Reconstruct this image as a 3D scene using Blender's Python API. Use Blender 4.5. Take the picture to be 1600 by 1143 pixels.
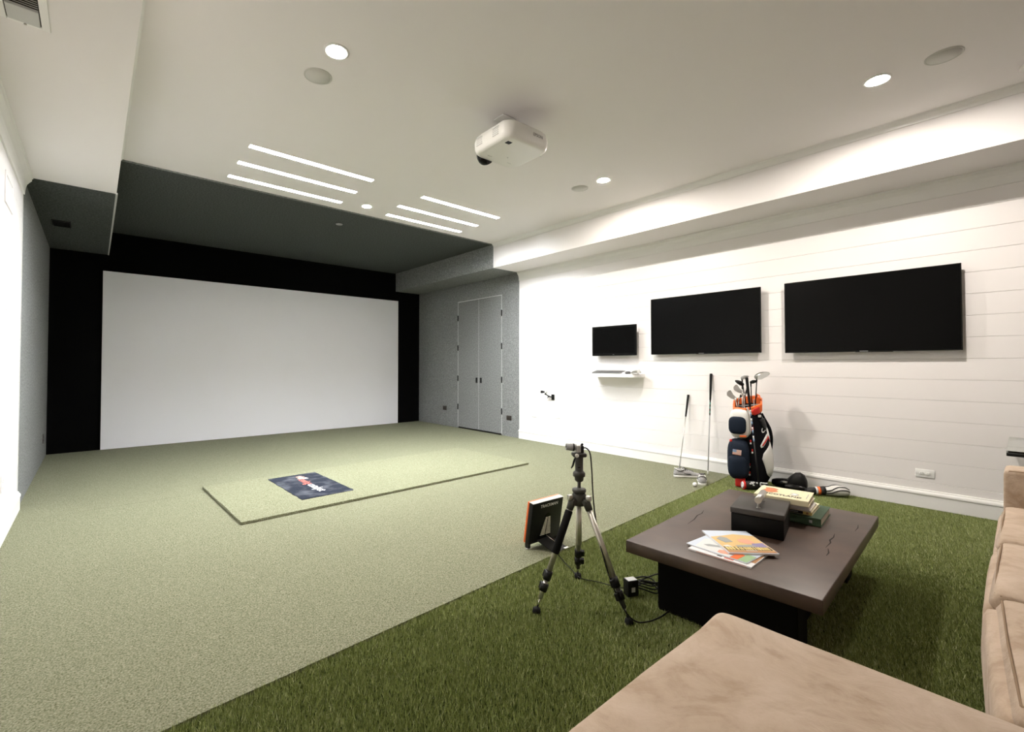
import bpy, bmesh, math, random
import numpy as np
from mathutils import Vector, Matrix
random.seed(7)
PI = math.pi
for o in list(bpy.data.objects):
    bpy.data.objects.remove(o, do_unlink=True)
scene = bpy.context.scene
COL = scene.collection

# ------------------------------------------------------------------ camera
XL, W, D, B, YB = -0.486, 5.577, 8.656, 5.525, -3.2
S, SL, H = 2.822, 2.864, 3.206
SX, BL = 4.978, 0.148            # inner edges of the right and left soffits
YAW, PITCH, ROLL, FPX = 0.695013, 0.019089, 0.00098, 716.145
cam = bpy.data.cameras.new('camera')
cam.sensor_width = 36.0
cam.sensor_fit = 'HORIZONTAL'
cam.lens = FPX / 1600 * 36
cam.shift_x = 56.84 / 1600
cam.shift_y = -14.585 / 1600
cam.clip_start = 0.02
camo = bpy.data.objects.new('camera', cam)
COL.objects.link(camo)
fw = Vector((math.sin(YAW) * math.cos(PITCH), math.cos(YAW) * math.cos(PITCH), math.sin(PITCH)))
rt = Vector((math.cos(YAW), -math.sin(YAW), 0))
up = rt.cross(fw)
rt, up = rt * math.cos(ROLL) + up * math.sin(ROLL), up * math.cos(ROLL) - rt * math.sin(ROLL)
camo.matrix_world = Matrix(((rt.x, up.x, -fw.x, 0), (rt.y, up.y, -fw.y, 0), (rt.z, up.z, -fw.z, 1.235), (0, 0, 0, 1)))
scene.camera = camo

# ------------------------------------------------------------------ world, exposure
wd = bpy.data.worlds.new('world')
scene.world = wd
wd.use_nodes = True
wd.node_tree.nodes['Background'].inputs[0].default_value = (0.6, 0.6, 0.6, 1)
wd.node_tree.nodes['Background'].inputs[1].default_value = 0.0
vs = scene.view_settings
vs.view_transform = 'Standard'
vs.look = 'None'
vs.gamma = 1.0
vs.use_curve_mapping = False
vs.exposure = 1.74
LED_STRENGTH = 76.0
DOWN_STRENGTH = 560.0

# ------------------------------------------------------------------ materials
def coords(nt):
    """object coordinates shifted off the noise lattice"""
    tc = nt.nodes.new('ShaderNodeTexCoord')
    mp = nt.nodes.new('ShaderNodeMapping')
    mp.inputs['Location'].default_value = (13.371, 7.713, 3.137)
    nt.links.new(tc.outputs['Object'], mp.inputs['Vector'])
    return mp

def mat(name, col, rough=0.6, metal=0.0, spec=0.5, noise=None, bump=None, emit=None, coat=0.0, sheen=0.0):
    """noise=(scale, colour2, contrast lo, hi, detail); bump=(scale, strength, distance)"""
    m = bpy.data.materials.new(name)
    m.use_nodes = True
    nt = m.node_tree
    b = nt.nodes['Principled BSDF']
    b.inputs['Base Color'].default_value = (*col, 1)
    b.inputs['Roughness'].default_value = rough
    b.inputs['Metallic'].default_value = metal
    b.inputs['Specular IOR Level'].default_value = spec
    b.inputs['Coat Weight'].default_value = coat
    b.inputs['Sheen Weight'].default_value = sheen
    tc = coords(nt)
    if noise:
        sc, c2, lo, hi, det = noise
        n = nt.nodes.new('ShaderNodeTexNoise')
        n.inputs['Scale'].default_value = sc
        n.inputs['Detail'].default_value = det
        nt.links.new(tc.outputs[0], n.inputs['Vector'])
        r = nt.nodes.new('ShaderNodeValToRGB')
        r.color_ramp.elements[0].position = lo
        r.color_ramp.elements[1].position = hi
        r.color_ramp.elements[0].color = (*col, 1)
        r.color_ramp.elements[1].color = (*c2, 1)
        nt.links.new(n.outputs['Fac'], r.inputs['Fac'])
        nt.links.new(r.outputs['Color'], b.inputs['Base Color'])
    if bump:
        n2 = nt.nodes.new('ShaderNodeTexNoise')
        n2.inputs['Scale'].default_value = bump[0]
        n2.inputs['Detail'].default_value = 4
        nt.links.new(tc.outputs[0], n2.inputs['Vector'])
        bp = nt.nodes.new('ShaderNodeBump')
        bp.inputs['Strength'].default_value = bump[1]
        bp.inputs['Distance'].default_value = bump[2]
        nt.links.new(n2.outputs['Fac'], bp.inputs['Height'])
        nt.links.new(bp.outputs['Normal'], b.inputs['Normal'])
    if emit:
        b.inputs['Emission Color'].default_value = (*emit[0], 1)
        b.inputs['Emission Strength'].default_value = emit[1]
    return m

M = {}
M['paint'] = mat('white_wall_paint', (0.86, 0.83, 0.825), 0.45)
M['ceil'] = mat('ceiling_paint', (0.82, 0.79, 0.785), 0.85)
M['trim'] = mat('trim_paint', (0.86, 0.85, 0.835), 0.4)
M['gap'] = mat('plank_gap', (0.55, 0.53, 0.5), 0.8)
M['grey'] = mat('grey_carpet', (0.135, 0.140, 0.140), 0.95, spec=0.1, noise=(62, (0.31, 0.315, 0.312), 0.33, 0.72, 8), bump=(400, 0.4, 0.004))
M['dgrey'] = mat('charcoal_ceiling_carpet', (0.046, 0.052, 0.050), 0.95, spec=0.1, noise=(62, (0.115, 0.122, 0.118), 0.33, 0.72, 8), bump=(400, 0.4, 0.004))  # same grey carpet, with the ceiling's shade put into a darker colour
M['black'] = mat('black_cloth', (0.0035, 0.0035, 0.0035), 1.0, spec=0.0)
M['screen'] = mat('screen_fabric', (0.86, 0.87, 0.92), 0.85, spec=0.1)
M['carpet'] = None
M['white'] = mat('white_plastic', (0.82, 0.82, 0.81), 0.35)
M['offwhite'] = mat('projector_white', (0.78, 0.77, 0.745), 0.4)
M['greyp'] = mat('grey_plastic', (0.30, 0.30, 0.30), 0.45)
M['lgrey'] = mat('light_grey_plastic', (0.55, 0.55, 0.54), 0.5)
M['blackp'] = mat('black_plastic', (0.007, 0.007, 0.007), 0.45, spec=0.25)
M['blackg'] = mat('black_gloss', (0.005, 0.005, 0.005), 0.2, spec=0.25)
M['tv'] = mat('tv_glass', (0.003, 0.003, 0.003), 0.25, spec=0.06)
M['keys'] = mat('keyboard_keys', (0.10, 0.10, 0.10), 0.5)
M['kcase'] = mat('keyboard_case', (0.17, 0.17, 0.17), 0.5)
M['chrome'] = mat('chrome', (0.75, 0.75, 0.74), 0.18, 1.0)
M['steel'] = mat('brushed_steel', (0.55, 0.54, 0.52), 0.35, 1.0)
M['alu'] = mat('tripod_aluminium', (0.62, 0.59, 0.53), 0.4, 0.85)
M['rubber'] = mat('rubber', (0.008, 0.008, 0.008), 0.75, spec=0.2)
M['foam'] = mat('foam_grip', (0.010, 0.010, 0.010), 0.9, spec=0.1, bump=(500, 0.3, 0.002))
M['tripodp'] = mat('tripod_casting', (0.045, 0.044, 0.038), 0.5)
M['orange'] = mat('orange_plastic', (0.85, 0.16, 0.03), 0.4)
M['red'] = mat('red_fabric', (0.62, 0.02, 0.012), 0.6)
M['navy'] = mat('navy_fabric', (0.008, 0.014, 0.028), 0.7, spec=0.2, bump=(300, 0.2, 0.002))
M['bagblack'] = mat('bag_black_fabric', (0.004, 0.004, 0.006), 0.75, spec=0.12, bump=(300, 0.2, 0.002))
M['bagwhite'] = mat('bag_white_vinyl', (0.74, 0.73, 0.70), 0.5)
M['shoe'] = mat('shoe_mesh', (0.30, 0.295, 0.30), 0.9, noise=(160, (0.42, 0.41, 0.41), 0.35, 0.65, 3))
M['shoed'] = mat('shoe_lining', (0.22, 0.21, 0.22), 0.9)
M['tabletop'] = mat('dark_stained_wood', (0.040, 0.022, 0.015), 0.42, spec=0.60, noise=(4.0, (0.088, 0.052, 0.037), 0.35, 0.7, 8), bump=(26, 0.10, 0.003))
M['tablebase'] = mat('ebony_base', (0.003, 0.0025, 0.002), 0.8, spec=0.1)
M['crack'] = mat('wood_crack', (0.008, 0.005, 0.004), 0.9)
M['boxm'] = mat('dark_leather_box', (0.004, 0.004, 0.004), 0.5, spec=0.15, bump=(60, 0.1, 0.002))
M['boxlid'] = mat('dark_leather_lid', (0.030, 0.027, 0.025), 0.40, noise=(9, (0.045, 0.040, 0.036), 0.35, 0.7, 5))  # same leather as the body, sheen on top painted as a lighter colour
def suede_mat():
    m = bpy.data.materials.new('tan_suede'); m.use_nodes = True
    nt = m.node_tree; b = nt.nodes['Principled BSDF']
    b.inputs['Roughness'].default_value = 0.95; b.inputs['Specular IOR Level'].default_value = 0.1
    b.inputs['Sheen Weight'].default_value = 0.15
    tc = coords(nt)
    def nz(sc, det, dist, rough=.5):
        n = nt.nodes.new('ShaderNodeTexNoise'); n.inputs['Scale'].default_value = sc; n.inputs['Detail'].default_value = det
        n.inputs['Distortion'].default_value = dist; n.inputs['Roughness'].default_value = rough
        nt.links.new(tc.outputs[0], n.inputs['Vector']); return n
    a, c, f = nz(3.4, 6, 2.2, .62), nz(11, 5, 1.0, .6), nz(160, 2, 0)
    m1 = nt.nodes.new('ShaderNodeMath'); m1.operation = 'MULTIPLY_ADD'; m1.inputs[1].default_value = .45
    nt.links.new(c.outputs['Fac'], m1.inputs[0]); nt.links.new(a.outputs['Fac'], m1.inputs[2])
    r = nt.nodes.new('ShaderNodeValToRGB')
    r.color_ramp.elements[0].position = .58; r.color_ramp.elements[0].color = (.40, .298, .215, 1)
    r.color_ramp.elements[1].position = .88; r.color_ramp.elements[1].color = (.53, .42, .33, 1)
    e = r.color_ramp.elements.new(.69); e.color = (.465, .36, .272, 1)
    nt.links.new(m1.outputs[0], r.inputs['Fac']); nt.links.new(r.outputs['Color'], b.inputs['Base Color'])
    m2 = nt.nodes.new('ShaderNodeMath'); m2.operation = 'MULTIPLY_ADD'; m2.inputs[1].default_value = .06
    nt.links.new(f.outputs['Fac'], m2.inputs[0]); nt.links.new(c.outputs['Fac'], m2.inputs[2])
    bp = nt.nodes.new('ShaderNodeBump'); bp.inputs['Strength'].default_value = .25; bp.inputs['Distance'].default_value = .02
    nt.links.new(m2.outputs[0], bp.inputs['Height']); nt.links.new(bp.outputs['Normal'], b.inputs['Normal'])
    return m
M['suede'] = suede_mat()
M['piping'] = mat('suede_piping', (0.27, 0.19, 0.13), 0.95, spec=0.1)
M['paper'] = mat('book_paper', (0.72, 0.68, 0.58), 0.8, noise=(220, (0.6, 0.56, 0.47), 0.4, 0.6, 2))
M['cream'] = mat('cream_cover', (0.76, 0.69, 0.47), 0.6)
M['rust'] = mat('rust_print', (0.60, 0.19, 0.08), 0.6)
M['ink'] = mat('black_ink', (0.012, 0.012, 0.012), 0.6)
M['green'] = mat('green_cloth_cover', (0.045, 0.085, 0.045), 0.7)
M['bookwhite'] = mat('white_cover', (0.80, 0.79, 0.80), 0.5)
M['yellow'] = mat('yellow_print', (0.80, 0.62, 0.22), 0.5)
M['whiteprint'] = mat('white_print', (0.74, 0.74, 0.74), 0.6)
M['redprint'] = mat('red_print', (0.62, 0.15, 0.11), 0.7)
M['blueprint'] = mat('blue_print', (0.28, 0.40, 0.62), 0.6)
M['greyprint'] = mat('grey_print', (0.33, 0.34, 0.34), 0.6)
M['brownprint'] = mat('brown_print', (0.42, 0.20, 0.08), 0.6)
M['tanprint'] = mat('tan_print', (0.70, 0.48, 0.20), 0.6)
M['salmon'] = mat('salmon_print', (0.78, 0.36, 0.25), 0.6)
M['purple'] = mat('purple_print', (0.27, 0.23, 0.42), 0.6)
M['greenprint'] = mat('green_print', (0.30, 0.45, 0.24), 0.6)
M['skyprint'] = mat('sky_print', (0.62, 0.68, 0.78), 0.5)
M['teal'] = mat('teal_band', (0.02, 0.16, 0.12), 0.4)
M['logomat'] = mat('logo_mat_turf', (0.020, 0.024, 0.036), 0.95, spec=0.1, noise=(6, (0.13, 0.135, 0.155), 0.46, 0.78, 9), bump=(300, 0.5, 0.004))
M['slot'] = mat('light_channel', (0.72, 0.72, 0.72), 0.6)
M['led'] = mat('led_tube', (1, 1, 1), 0.5, emit=((0.95, 0.985, 1.0), LED_STRENGTH))
M['down'] = mat('downlight_lens', (1, 1, 1), 0.5, emit=((1.0, 0.92, 0.83), DOWN_STRENGTH))
M['downlow'] = mat('small_downlight_lens', (1, 1, 1), 0.5, emit=((1.0, 0.90, 0.78), DOWN_STRENGTH * 0.35))
M['grille'] = mat('speaker_grille', (0.62, 0.61, 0.58), 0.8, bump=(900, 0.3, 0.001))
M['ventd'] = mat('vent_dark', (0.05, 0.048, 0.042), 0.8)
M['bronze'] = mat('bronze_plate', (0.028, 0.022, 0.018), 0.5)
M['hinge'] = mat('hinge_black', (0.006, 0.006, 0.006), 0.6, spec=0.15)
M['edge'] = mat('door_edge_strip', (0.62, 0.63, 0.62), 0.6)
def glass():
    m = bpy.data.materials.new('clear_glass'); m.use_nodes = True
    b = m.node_tree.nodes['Principled BSDF']
    b.inputs['Base Color'].default_value = (0.86, 0.93, 0.90, 1)
    b.inputs['Roughness'].default_value = 0.02
    b.inputs['Transmission Weight'].default_value = 1.0
    b.inputs['IOR'].default_value = 1.45
    return m
M['glass'] = glass()
def carpet_mat(name, c1, c2, c3):
    """short-pile putting carpet: two scales of fibre speckle"""
    m = bpy.data.materials.new(name); m.use_nodes = True
    nt = m.node_tree; b = nt.nodes['Principled BSDF']
    b.inputs['Roughness'].default_value = 0.95
    b.inputs['Specular IOR Level'].default_value = 0.1
    tc = coords(nt)
    v = nt.nodes.new('ShaderNodeTexVoronoi'); v.inputs['Scale'].default_value = 210
    n = nt.nodes.new('ShaderNodeTexNoise'); n.inputs['Scale'].default_value = 140; n.inputs['Detail'].default_value = 5
    big = nt.nodes.new('ShaderNodeTexNoise'); big.inputs['Scale'].default_value = 1.3; big.inputs['Detail'].default_value = 3
    for q in (v, n, big):
        nt.links.new(tc.outputs[0], q.inputs['Vector'])
    r = nt.nodes.new('ShaderNodeValToRGB')
    r.color_ramp.elements[0].position = 0.30; r.color_ramp.elements[0].color = (*c1, 1)
    r.color_ramp.elements[1].position = 0.72; r.color_ramp.elements[1].color = (*c3, 1)
    e = r.color_ramp.elements.new(0.5); e.color = (*c2, 1)
    mix = nt.nodes.new('ShaderNodeMath'); mix.operation = 'MULTIPLY_ADD'
    mix.inputs[1].default_value = 0.25
    nt.links.new(v.outputs['Color'], mix.inputs[0])
    nt.links.new(n.outputs['Fac'], mix.inputs[2])
    sub = nt.nodes.new('ShaderNodeMath'); sub.operation = 'SUBTRACT'; sub.inputs[1].default_value = 0.12
    nt.links.new(mix.outputs[0], sub.inputs[0])
    nt.links.new(sub.outputs[0], r.inputs['Fac'])
    nt.links.new(r.outputs['Color'], b.inputs['Base Color'])
    bp = nt.nodes.new('ShaderNodeBump'); bp.inputs['Strength'].default_value = 0.6; bp.inputs['Distance'].default_value = 0.006
    nt.links.new(n.outputs['Fac'], bp.inputs['Height'])
    nt.links.new(bp.outputs['Normal'], b.inputs['Normal'])
    return m
M['carpet'] = carpet_mat('putting_carpet', (0.094, 0.102, 0.053), (0.186, 0.189, 0.124), (0.278, 0.279, 0.202))
M['matturf'] = carpet_mat('hitting_mat_turf', (0.104, 0.114, 0.058), (0.205, 0.209, 0.136), (0.306, 0.307, 0.222))
M['turfback'] = mat('turf_backing', (0.022, 0.032, 0.010), 1.0, spec=0.0)
def grass_mat():
    m = bpy.data.materials.new('turf_blades'); m.use_nodes = True
    nt = m.node_tree; b = nt.nodes['Principled BSDF']
    b.inputs['Roughness'].default_value = 0.45
    b.inputs['Specular IOR Level'].default_value = 0.4
    a = nt.nodes.new('ShaderNodeAttribute'); a.attribute_name = 'tone'
    r = nt.nodes.new('ShaderNodeValToRGB')
    r.color_ramp.elements[0].position = 0.0; r.color_ramp.elements[0].color = (0.120, 0.155, 0.038, 1)
    r.color_ramp.elements[1].position = 1.0; r.color_ramp.elements[1].color = (0.85, 0.86, 0.56, 1)
    e = r.color_ramp.elements.new(0.6); e.color = (0.37, 0.425, 0.145, 1)
    nt.links.new(a.outputs['Fac'], r.inputs['Fac'])
    nt.links.new(r.outputs['Color'], b.inputs['Base Color'])
    return m
M['grass'] = grass_mat()

# ------------------------------------------------------------------ helpers
def tag(o, label=None, cat=None, group=None, kind=None):
    if label: o['label'] = label
    if cat: o['category'] = cat
    if group: o['group'] = group
    if kind: o['kind'] = kind
    return o

def thing(name, label, cat, loc=(0, 0, 0), rz=0.0, group=None):
    o = bpy.data.objects.new(name, None)
    o.empty_display_size = 0.05
    COL.objects.link(o)
    o.location = loc
    o.rotation_euler = (0, 0, rz)
    return tag(o, label, cat, group)

def link(name, me, m, parent=None):
    o = bpy.data.objects.new(name, me)
    if m is not None and not me.materials:
        me.materials.append(m)
    COL.objects.link(o)
    if parent is not None:
        o.parent = parent
    return o

class MB:
    def __init__(s):
        s.v, s.f, s.sm = [], [], []
    def add(s, vs_, fs, smooth=False, T=None):
        b = len(s.v)
        for p in vs_:
            p = Vector(p)
            s.v.append(T @ p if T is not None else p)
        for f in fs:
            s.f.append([i + b for i in f]); s.sm.append(smooth)
        return s
    def box(s, lo, hi, bev=0.0, seg=2, T=None):
        if bev <= 0:
            x0, y0, z0 = lo; x1, y1, z1 = hi
            vv = [(x0, y0, z0), (x1, y0, z0), (x1, y1, z0), (x0, y1, z0), (x0, y0, z1), (x1, y0, z1), (x1, y1, z1), (x0, y1, z1)]
            return s.add(vv, [(0, 3, 2, 1), (4, 5, 6, 7), (0, 1, 5, 4), (1, 2, 6, 5), (2, 3, 7, 6), (3, 0, 4, 7)], False, T)
        bm = bmesh.new()
        bmesh.ops.create_cube(bm, size=1)
        for q in bm.verts:
            q.co = Vector([(lo[i] + hi[i]) / 2 + q.co[i] * (hi[i] - lo[i]) for i in range(3)])
        bmesh.ops.bevel(bm, geom=bm.edges[:], offset=bev, segments=seg, profile=0.5, affect='EDGES')
        bm.verts.index_update()
        s.add([q.co.copy() for q in bm.verts], [[q.index for q in f.verts] for f in bm.faces], seg > 1, T)
        bm.free()
        return s
    def tube(s, pts, r, n=10, caps=True, T=None, flat=1.0):
        pts = [Vector(p) for p in pts]
        rr = r if isinstance(r, (list, tuple)) else [r] * len(pts)
        vv, ff = [], []
        ref = None
        for i, p in enumerate(pts):
            t = (pts[min(i + 1, len(pts) - 1)] - pts[max(i - 1, 0)])
            if t.length < 1e-9: t = Vector((0, 0, 1))
            t.normalize()
            if ref is None:
                ref = Vector((0, 0, 1)) if abs(t.z) < 0.9 else Vector((1, 0, 0))
            a = (ref - t * ref.dot(t)).normalized()
            ref = a
            c = t.cross(a)
            for k in range(n):
                an = 2 * PI * k / n
                vv.append(p + (a * math.cos(an) + c * math.sin(an) * flat) * rr[i])
        for i in range(len(pts) - 1):
            for k in range(n):
                k2 = (k + 1) % n
                ff.append((i * n + k, i * n + k2, (i + 1) * n + k2, (i + 1) * n + k))
        s.add(vv, ff, True, T)
        if caps:
            b = len(s.v) - len(vv)
            s.f.append([b + k for k in range(n)][::-1]); s.sm.append(False)
            s.f.append([b + (len(pts) - 1) * n + k for k in range(n)]); s.sm.append(False)
        return s
    def lathe(s, prof, n=24, T=None, smooth=True):
        """profile of (radius, z) pairs around local z"""
        vv, ff = [], []
        for (r, z) in prof:
            for k in range(n):
                a = 2 * PI * k / n
                vv.append((r * math.cos(a), r * math.sin(a), z))
        for i in range(len(prof) - 1):
            for k in range(n):
                k2 = (k + 1) % n
                ff.append((i * n + k, i * n + k2, (i + 1) * n + k2, (i + 1) * n + k))
        ff.append([k for k in range(n)][::-1])
        ff.append([(len(prof) - 1) * n + k for k in range(n)])
        return s.add(vv, ff, smooth, T)
    def loft(s, rings, caps=True, smooth=True, T=None):
        n = len(rings[0])
        vv = [p for r in rings for p in r]
        ff = []
        for i in range(len(rings) - 1):
            for k in range(n):
                k2 = (k + 1) % n
                ff.append((i * n + k, i * n + k2, (i + 1) * n + k2, (i + 1) * n + k))
        if caps:
            ff.append([k for k in range(n)][::-1])
            ff.append([(len(rings) - 1) * n + k for k in range(n)])
        return s.add(vv, ff, smooth, T)
    def prism(s, poly, z0, z1, T=None, smooth=False):
        n = len(poly)
        vv = [(x, y, z0) for x, y in poly] + [(x, y, z1) for x, y in poly]
        ff = [list(range(n))[::-1], [n + k for k in range(n)]]
        ff += [(k, (k + 1) % n, n + (k + 1) % n, n + k) for k in range(n)]
        return s.add(vv, ff, smooth, T)
    def blob(s, c, rad, e=2.6, nu=24, nv=14, T=None, fn=None):
        """super-ellipsoid"""
        def sg(x, p): return math.copysign(abs(x) ** p, x)
        rings = []
        p = 2.0 / e
        for j in range(nv + 1):
            la = -PI / 2 + PI * j / nv
            la = max(min(la, PI / 2 - 0.02), -PI / 2 + 0.02)
            ring = []
            for i in range(nu):
                lo = 2 * PI * i / nu
                q = Vector((c[0] + rad[0] * sg(math.cos(la), p) * sg(math.cos(lo), p),
                            c[1] + rad[1] * sg(math.cos(la), p) * sg(math.sin(lo), p),
                            c[2] + rad[2] * sg(math.sin(la), p)))
                ring.append(fn(q) if fn else q)
            rings.append(ring)
        return s.loft(rings, True, True, T)
    def mesh(s, name):
        me = bpy.data.meshes.new(name)
        me.from_pydata([tuple(p) for p in s.v], [], s.f)
        me.polygons.foreach_set('use_smooth', s.sm)
        me.update()
        bm = bmesh.new(); bm.from_mesh(me)
        bmesh.ops.recalc_face_normals(bm, faces=bm.faces)
        bm.to_mesh(me); bm.free()
        return me
    def build(s, name, m, parent=None, **kw):
        o = link(name, s.mesh(name), m, parent)
        if kw: tag(o, **kw)
        return o

def mb(): return MB()
def frame(o, x, y, z):
    """matrix from local axes x, y, z and origin o"""
    x, y, z, o = Vector(x), Vector(y), Vector(z), Vector(o)
    return Matrix(((x.x, y.x, z.x, o.x), (x.y, y.y, z.y, o.y), (x.z, y.z, z.z, o.z), (0, 0, 0, 1)))
def aim(p, q, ref=(0, 0, 1)):
    """frame at p whose z axis points to q"""
    z = (Vector(q) - Vector(p)).normalized()
    ref = Vector(ref)
    if abs(z.dot(ref)) > 0.97: ref = Vector((1, 0, 0))
    x = ref.cross(z).normalized()
    return frame(p, x, z.cross(x), z)
def RZ(a): return Matrix.Rotation(a, 4, 'Z')
def TR(x, y, z): return Matrix.Translation((x, y, z))

def text_mesh(body, size, extr=0.0006, align='CENTER', bold=0.0, shear=0.0):
    cu = bpy.data.curves.new('t', 'FONT')
    cu.body = body; cu.size = size; cu.extrude = extr; cu.align_x = align; cu.align_y = 'CENTER'
    cu.offset = bold; cu.shear = shear; cu.resolution_u = 2
    ob = bpy.data.objects.new('t', cu); COL.objects.link(ob)
    dg = bpy.context.evaluated_depsgraph_get()
    me = bpy.data.meshes.new_from_object(ob.evaluated_get(dg))
    me.materials.clear()
    bpy.data.objects.remove(ob, do_unlink=True)
    bpy.data.curves.remove(cu)
    return me
def text(name, body, size, m, parent, T, bold=0.0, align='CENTER', shear=0.0, sx=1.0):
    me = text_mesh(body, size, align=align, bold=bold, shear=shear)
    me.transform(T @ Matrix.Diagonal((sx, 1, 1, 1)))
    return link(name, me, m, parent)

def copy_tree(o, parent=None):
    c = o.copy(); COL.objects.link(c)
    if parent is not None: c.parent = parent
    for ch in list(o.children):
        copy_tree(ch, c)
    return c

def structure(o): o['kind'] = 'structure'; return o

# ================================================================== THE ROOM
def yb(x): return 1.875 + 0.05 * x          # where the long turf meets the putting carpet
fl = structure(mb().box((XL - .1, YB - .1, -.12), (W + .1, D + .1, -.02)).build('floor', M['turfback']))
SEAM = 5.125
def poly_slab(poly, z0, z1): return mb().prism(poly, z0, z1)
poly_slab([(XL, yb(XL)), (W, yb(W)), (W, SEAM + .05), (XL, SEAM - .02)], -.02, 0.0).build('carpet_sheet', M['carpet'], fl)
poly_slab([(XL, SEAM - .016), (W, SEAM + .054), (W, D), (XL, D)], -.02, 0.0).build('carpet_sheet', M['carpet'], fl)
poly_slab([(XL, YB), (W, YB), (W, yb(W) - .004), (XL, yb(XL) - .004)], -.02, -.012).build('turf_backing', M['turfback'], fl)

# ceiling and soffits
LED = [((1.05, 2.27), 4.44, 'LED light bar of the left trio, row nearest the projector'),
       ((1.05, 2.28), 4.87, 'middle LED light bar of the trio on the left of the ceiling'),
       ((1.05, 2.285), 5.285, 'LED light bar of the left trio running along the charcoal ceiling carpet'),
       ((2.93, 4.14), 4.495, 'LED light bar of the right trio, row nearest the projector'),
       ((2.87, 4.145), 4.94, 'middle LED light bar of the trio on the right of the ceiling'),
       ((2.92, 4.148), 5.32, 'LED light bar of the right trio running along the charcoal ceiling carpet')]
SLW, SLD = .036, .043                      # half width and depth of the recessed slots
def ceiling_slab():
    """white ceiling with six slots cut for the recessed LED bars"""
    xs = sorted({XL - .1, W + .1, *[q for l in LED for q in l[0]]})
    ys = sorted({YB - .1, B, *[l[1] + q for l in LED for q in (-SLW, SLW)]})
    b = mb()
    for i in range(len(xs) - 1):
        for j in range(len(ys) - 1):
            cx, cy = (xs[i] + xs[i + 1]) / 2, (ys[j] + ys[j + 1]) / 2
            if any(l[0][0] < cx < l[0][1] and abs(cy - l[1]) < SLW for l in LED): continue
            b.add([(xs[i], ys[j], H), (xs[i + 1], ys[j], H), (xs[i + 1], ys[j + 1], H), (xs[i], ys[j + 1], H)], [(0, 3, 2, 1)])
    b.box((XL - .1, YB - .1, H + .10), (W + .1, B, H + .16))
    return b
ce = structure(ceiling_slab().build('ceiling', M['ceil']))
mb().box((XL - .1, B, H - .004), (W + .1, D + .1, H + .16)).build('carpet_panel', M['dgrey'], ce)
s1 = mb().box((SX, YB, S), (W + .05, B, H + .02)).build('soffit', M['ceil'], ce)
s2 = mb().box((XL - .05, YB, SL), (BL, B, H + .02)).build('soffit', M['ceil'], ce)
mb().box((SX - .004, B, S - .004), (W + .05, D + .05, H + .02)).build('soffit_carpet', M['grey'], s1)
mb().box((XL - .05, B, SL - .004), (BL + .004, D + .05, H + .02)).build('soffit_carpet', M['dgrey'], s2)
mb().box((BL - .006, B - .003, SL - .006), (BL + .010, D, SL + .010)).build('corner_bead', M['lgrey'], s2)
structure(mb().box((BL, B - .006, H - .008), (SX, B + .024, H + .01), .003).build('trim_1', M['grey']))
# crown mouldings (profile swept along y)
def crown(name, xw, side, zs, drop, proj, y0, y1, m):
    prof = [(0, 0), (0, -drop), (.012, -drop), (.014, -drop * .80), (.018, -drop * .60), (.026, -drop * .42), (proj * .72, -drop * .26),
            (proj * .86, -drop * .20), (proj * .88, -drop * .08), (proj, -drop * .06), (proj, 0)]
    vv = [(xw + side * a, y0, zs + b) for a, b in prof] + [(xw + side * a, y1, zs + b) for a, b in prof]
    n = len(prof)
    ff = [list(range(n)), [n + k for k in range(n)][::-1]] + [(k, (k + 1) % n, n + (k + 1) % n, n + k) for k in range(n)]
    b = mb().add(vv, ff)
    return structure(b.build(name, m))
crown('trim_2', W, -1, S, .138, .060, YB, B, M['trim'])
crown('trim_3', XL, 1, SL, .155, .062, YB, B, M['trim'])
crown('trim_4', SX, -1, H, .055, .045, YB, B - .014, M['trim'])
crown('trim_5', BL, 1, H, .055, .045, YB, B - .014, M['trim'])

# walls with ship-lap planks
def plank_wall(name, xw, side, zlines, y0, y1, ztop):
    o = structure(mb().box((min(xw, xw - side * .1), y0, 0) if side > 0 else (xw + .0, y0, 0), (max(xw, xw - side * .1), y1, ztop)).build(name, M['gap']))
    zs = [0.0] + zlines + [ztop]
    for i in range(len(zs) - 1):
        if zs[i + 1] - zs[i] < .02: continue
        lo = (xw, y0, zs[i] + .0008); hi = (xw + side * .016, y1, zs[i + 1] - .0008)
        a = tuple(min(p, q) for p, q in zip(lo, hi)); c = tuple(max(p, q) for p, q in zip(lo, hi))
        mb().box(a, c, .0016, 1).build('plank', M['paint'], o)
    return o
wr = plank_wall('wall_right', W + .016, -1, [.222 + .179 * k for k in range(15)], YB, B, S)
wl = plank_wall('wall_left', XL - .016, 1, [.176 + .182 * k for k in range(15)], YB, B, SL)
# right wall, carpeted end with the double door
DY0, DY1, DZ = 5.962, 7.232, 2.488
mb().box((W + .016, B, 0), (W + .1, D, S)).build('wall_backing', M['grey'], wr)
mb().box((W, B, 0), (W + .02, DY0 - .006, S)).build('carpet_panel', M['grey'], wr)
mb().box((W, DY1 + .006, 0), (W + .02, D, S)).build('carpet_panel', M['grey'], wr)
mb().box((W, DY0 - .006, DZ + .008), (W + .02, DY1 + .006, S)).build('carpet_panel', M['grey'], wr)
mb().box((XL - .1, B, 0), (XL, D, SL)).build('carpet_panel', M['grey'], wl)
mb().box((XL - .001, B - .004, .155), (XL + .004, B + .004, SL - .155)).build('edge_strip', M['lgrey'], wl)
mb().box((W - .003, B - .004, .155), (W, B + .003, S - .135)).build('edge_strip', M['lgrey'], wr)
structure(mb().box((XL - .1, D, 0), (W + .1, D + .1, H)).build('wall_front', M['black']))
structure(mb().box((XL - .1, YB - .1, 0), (W + .1, YB, H)).build('wall_back', M['paint']))

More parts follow.
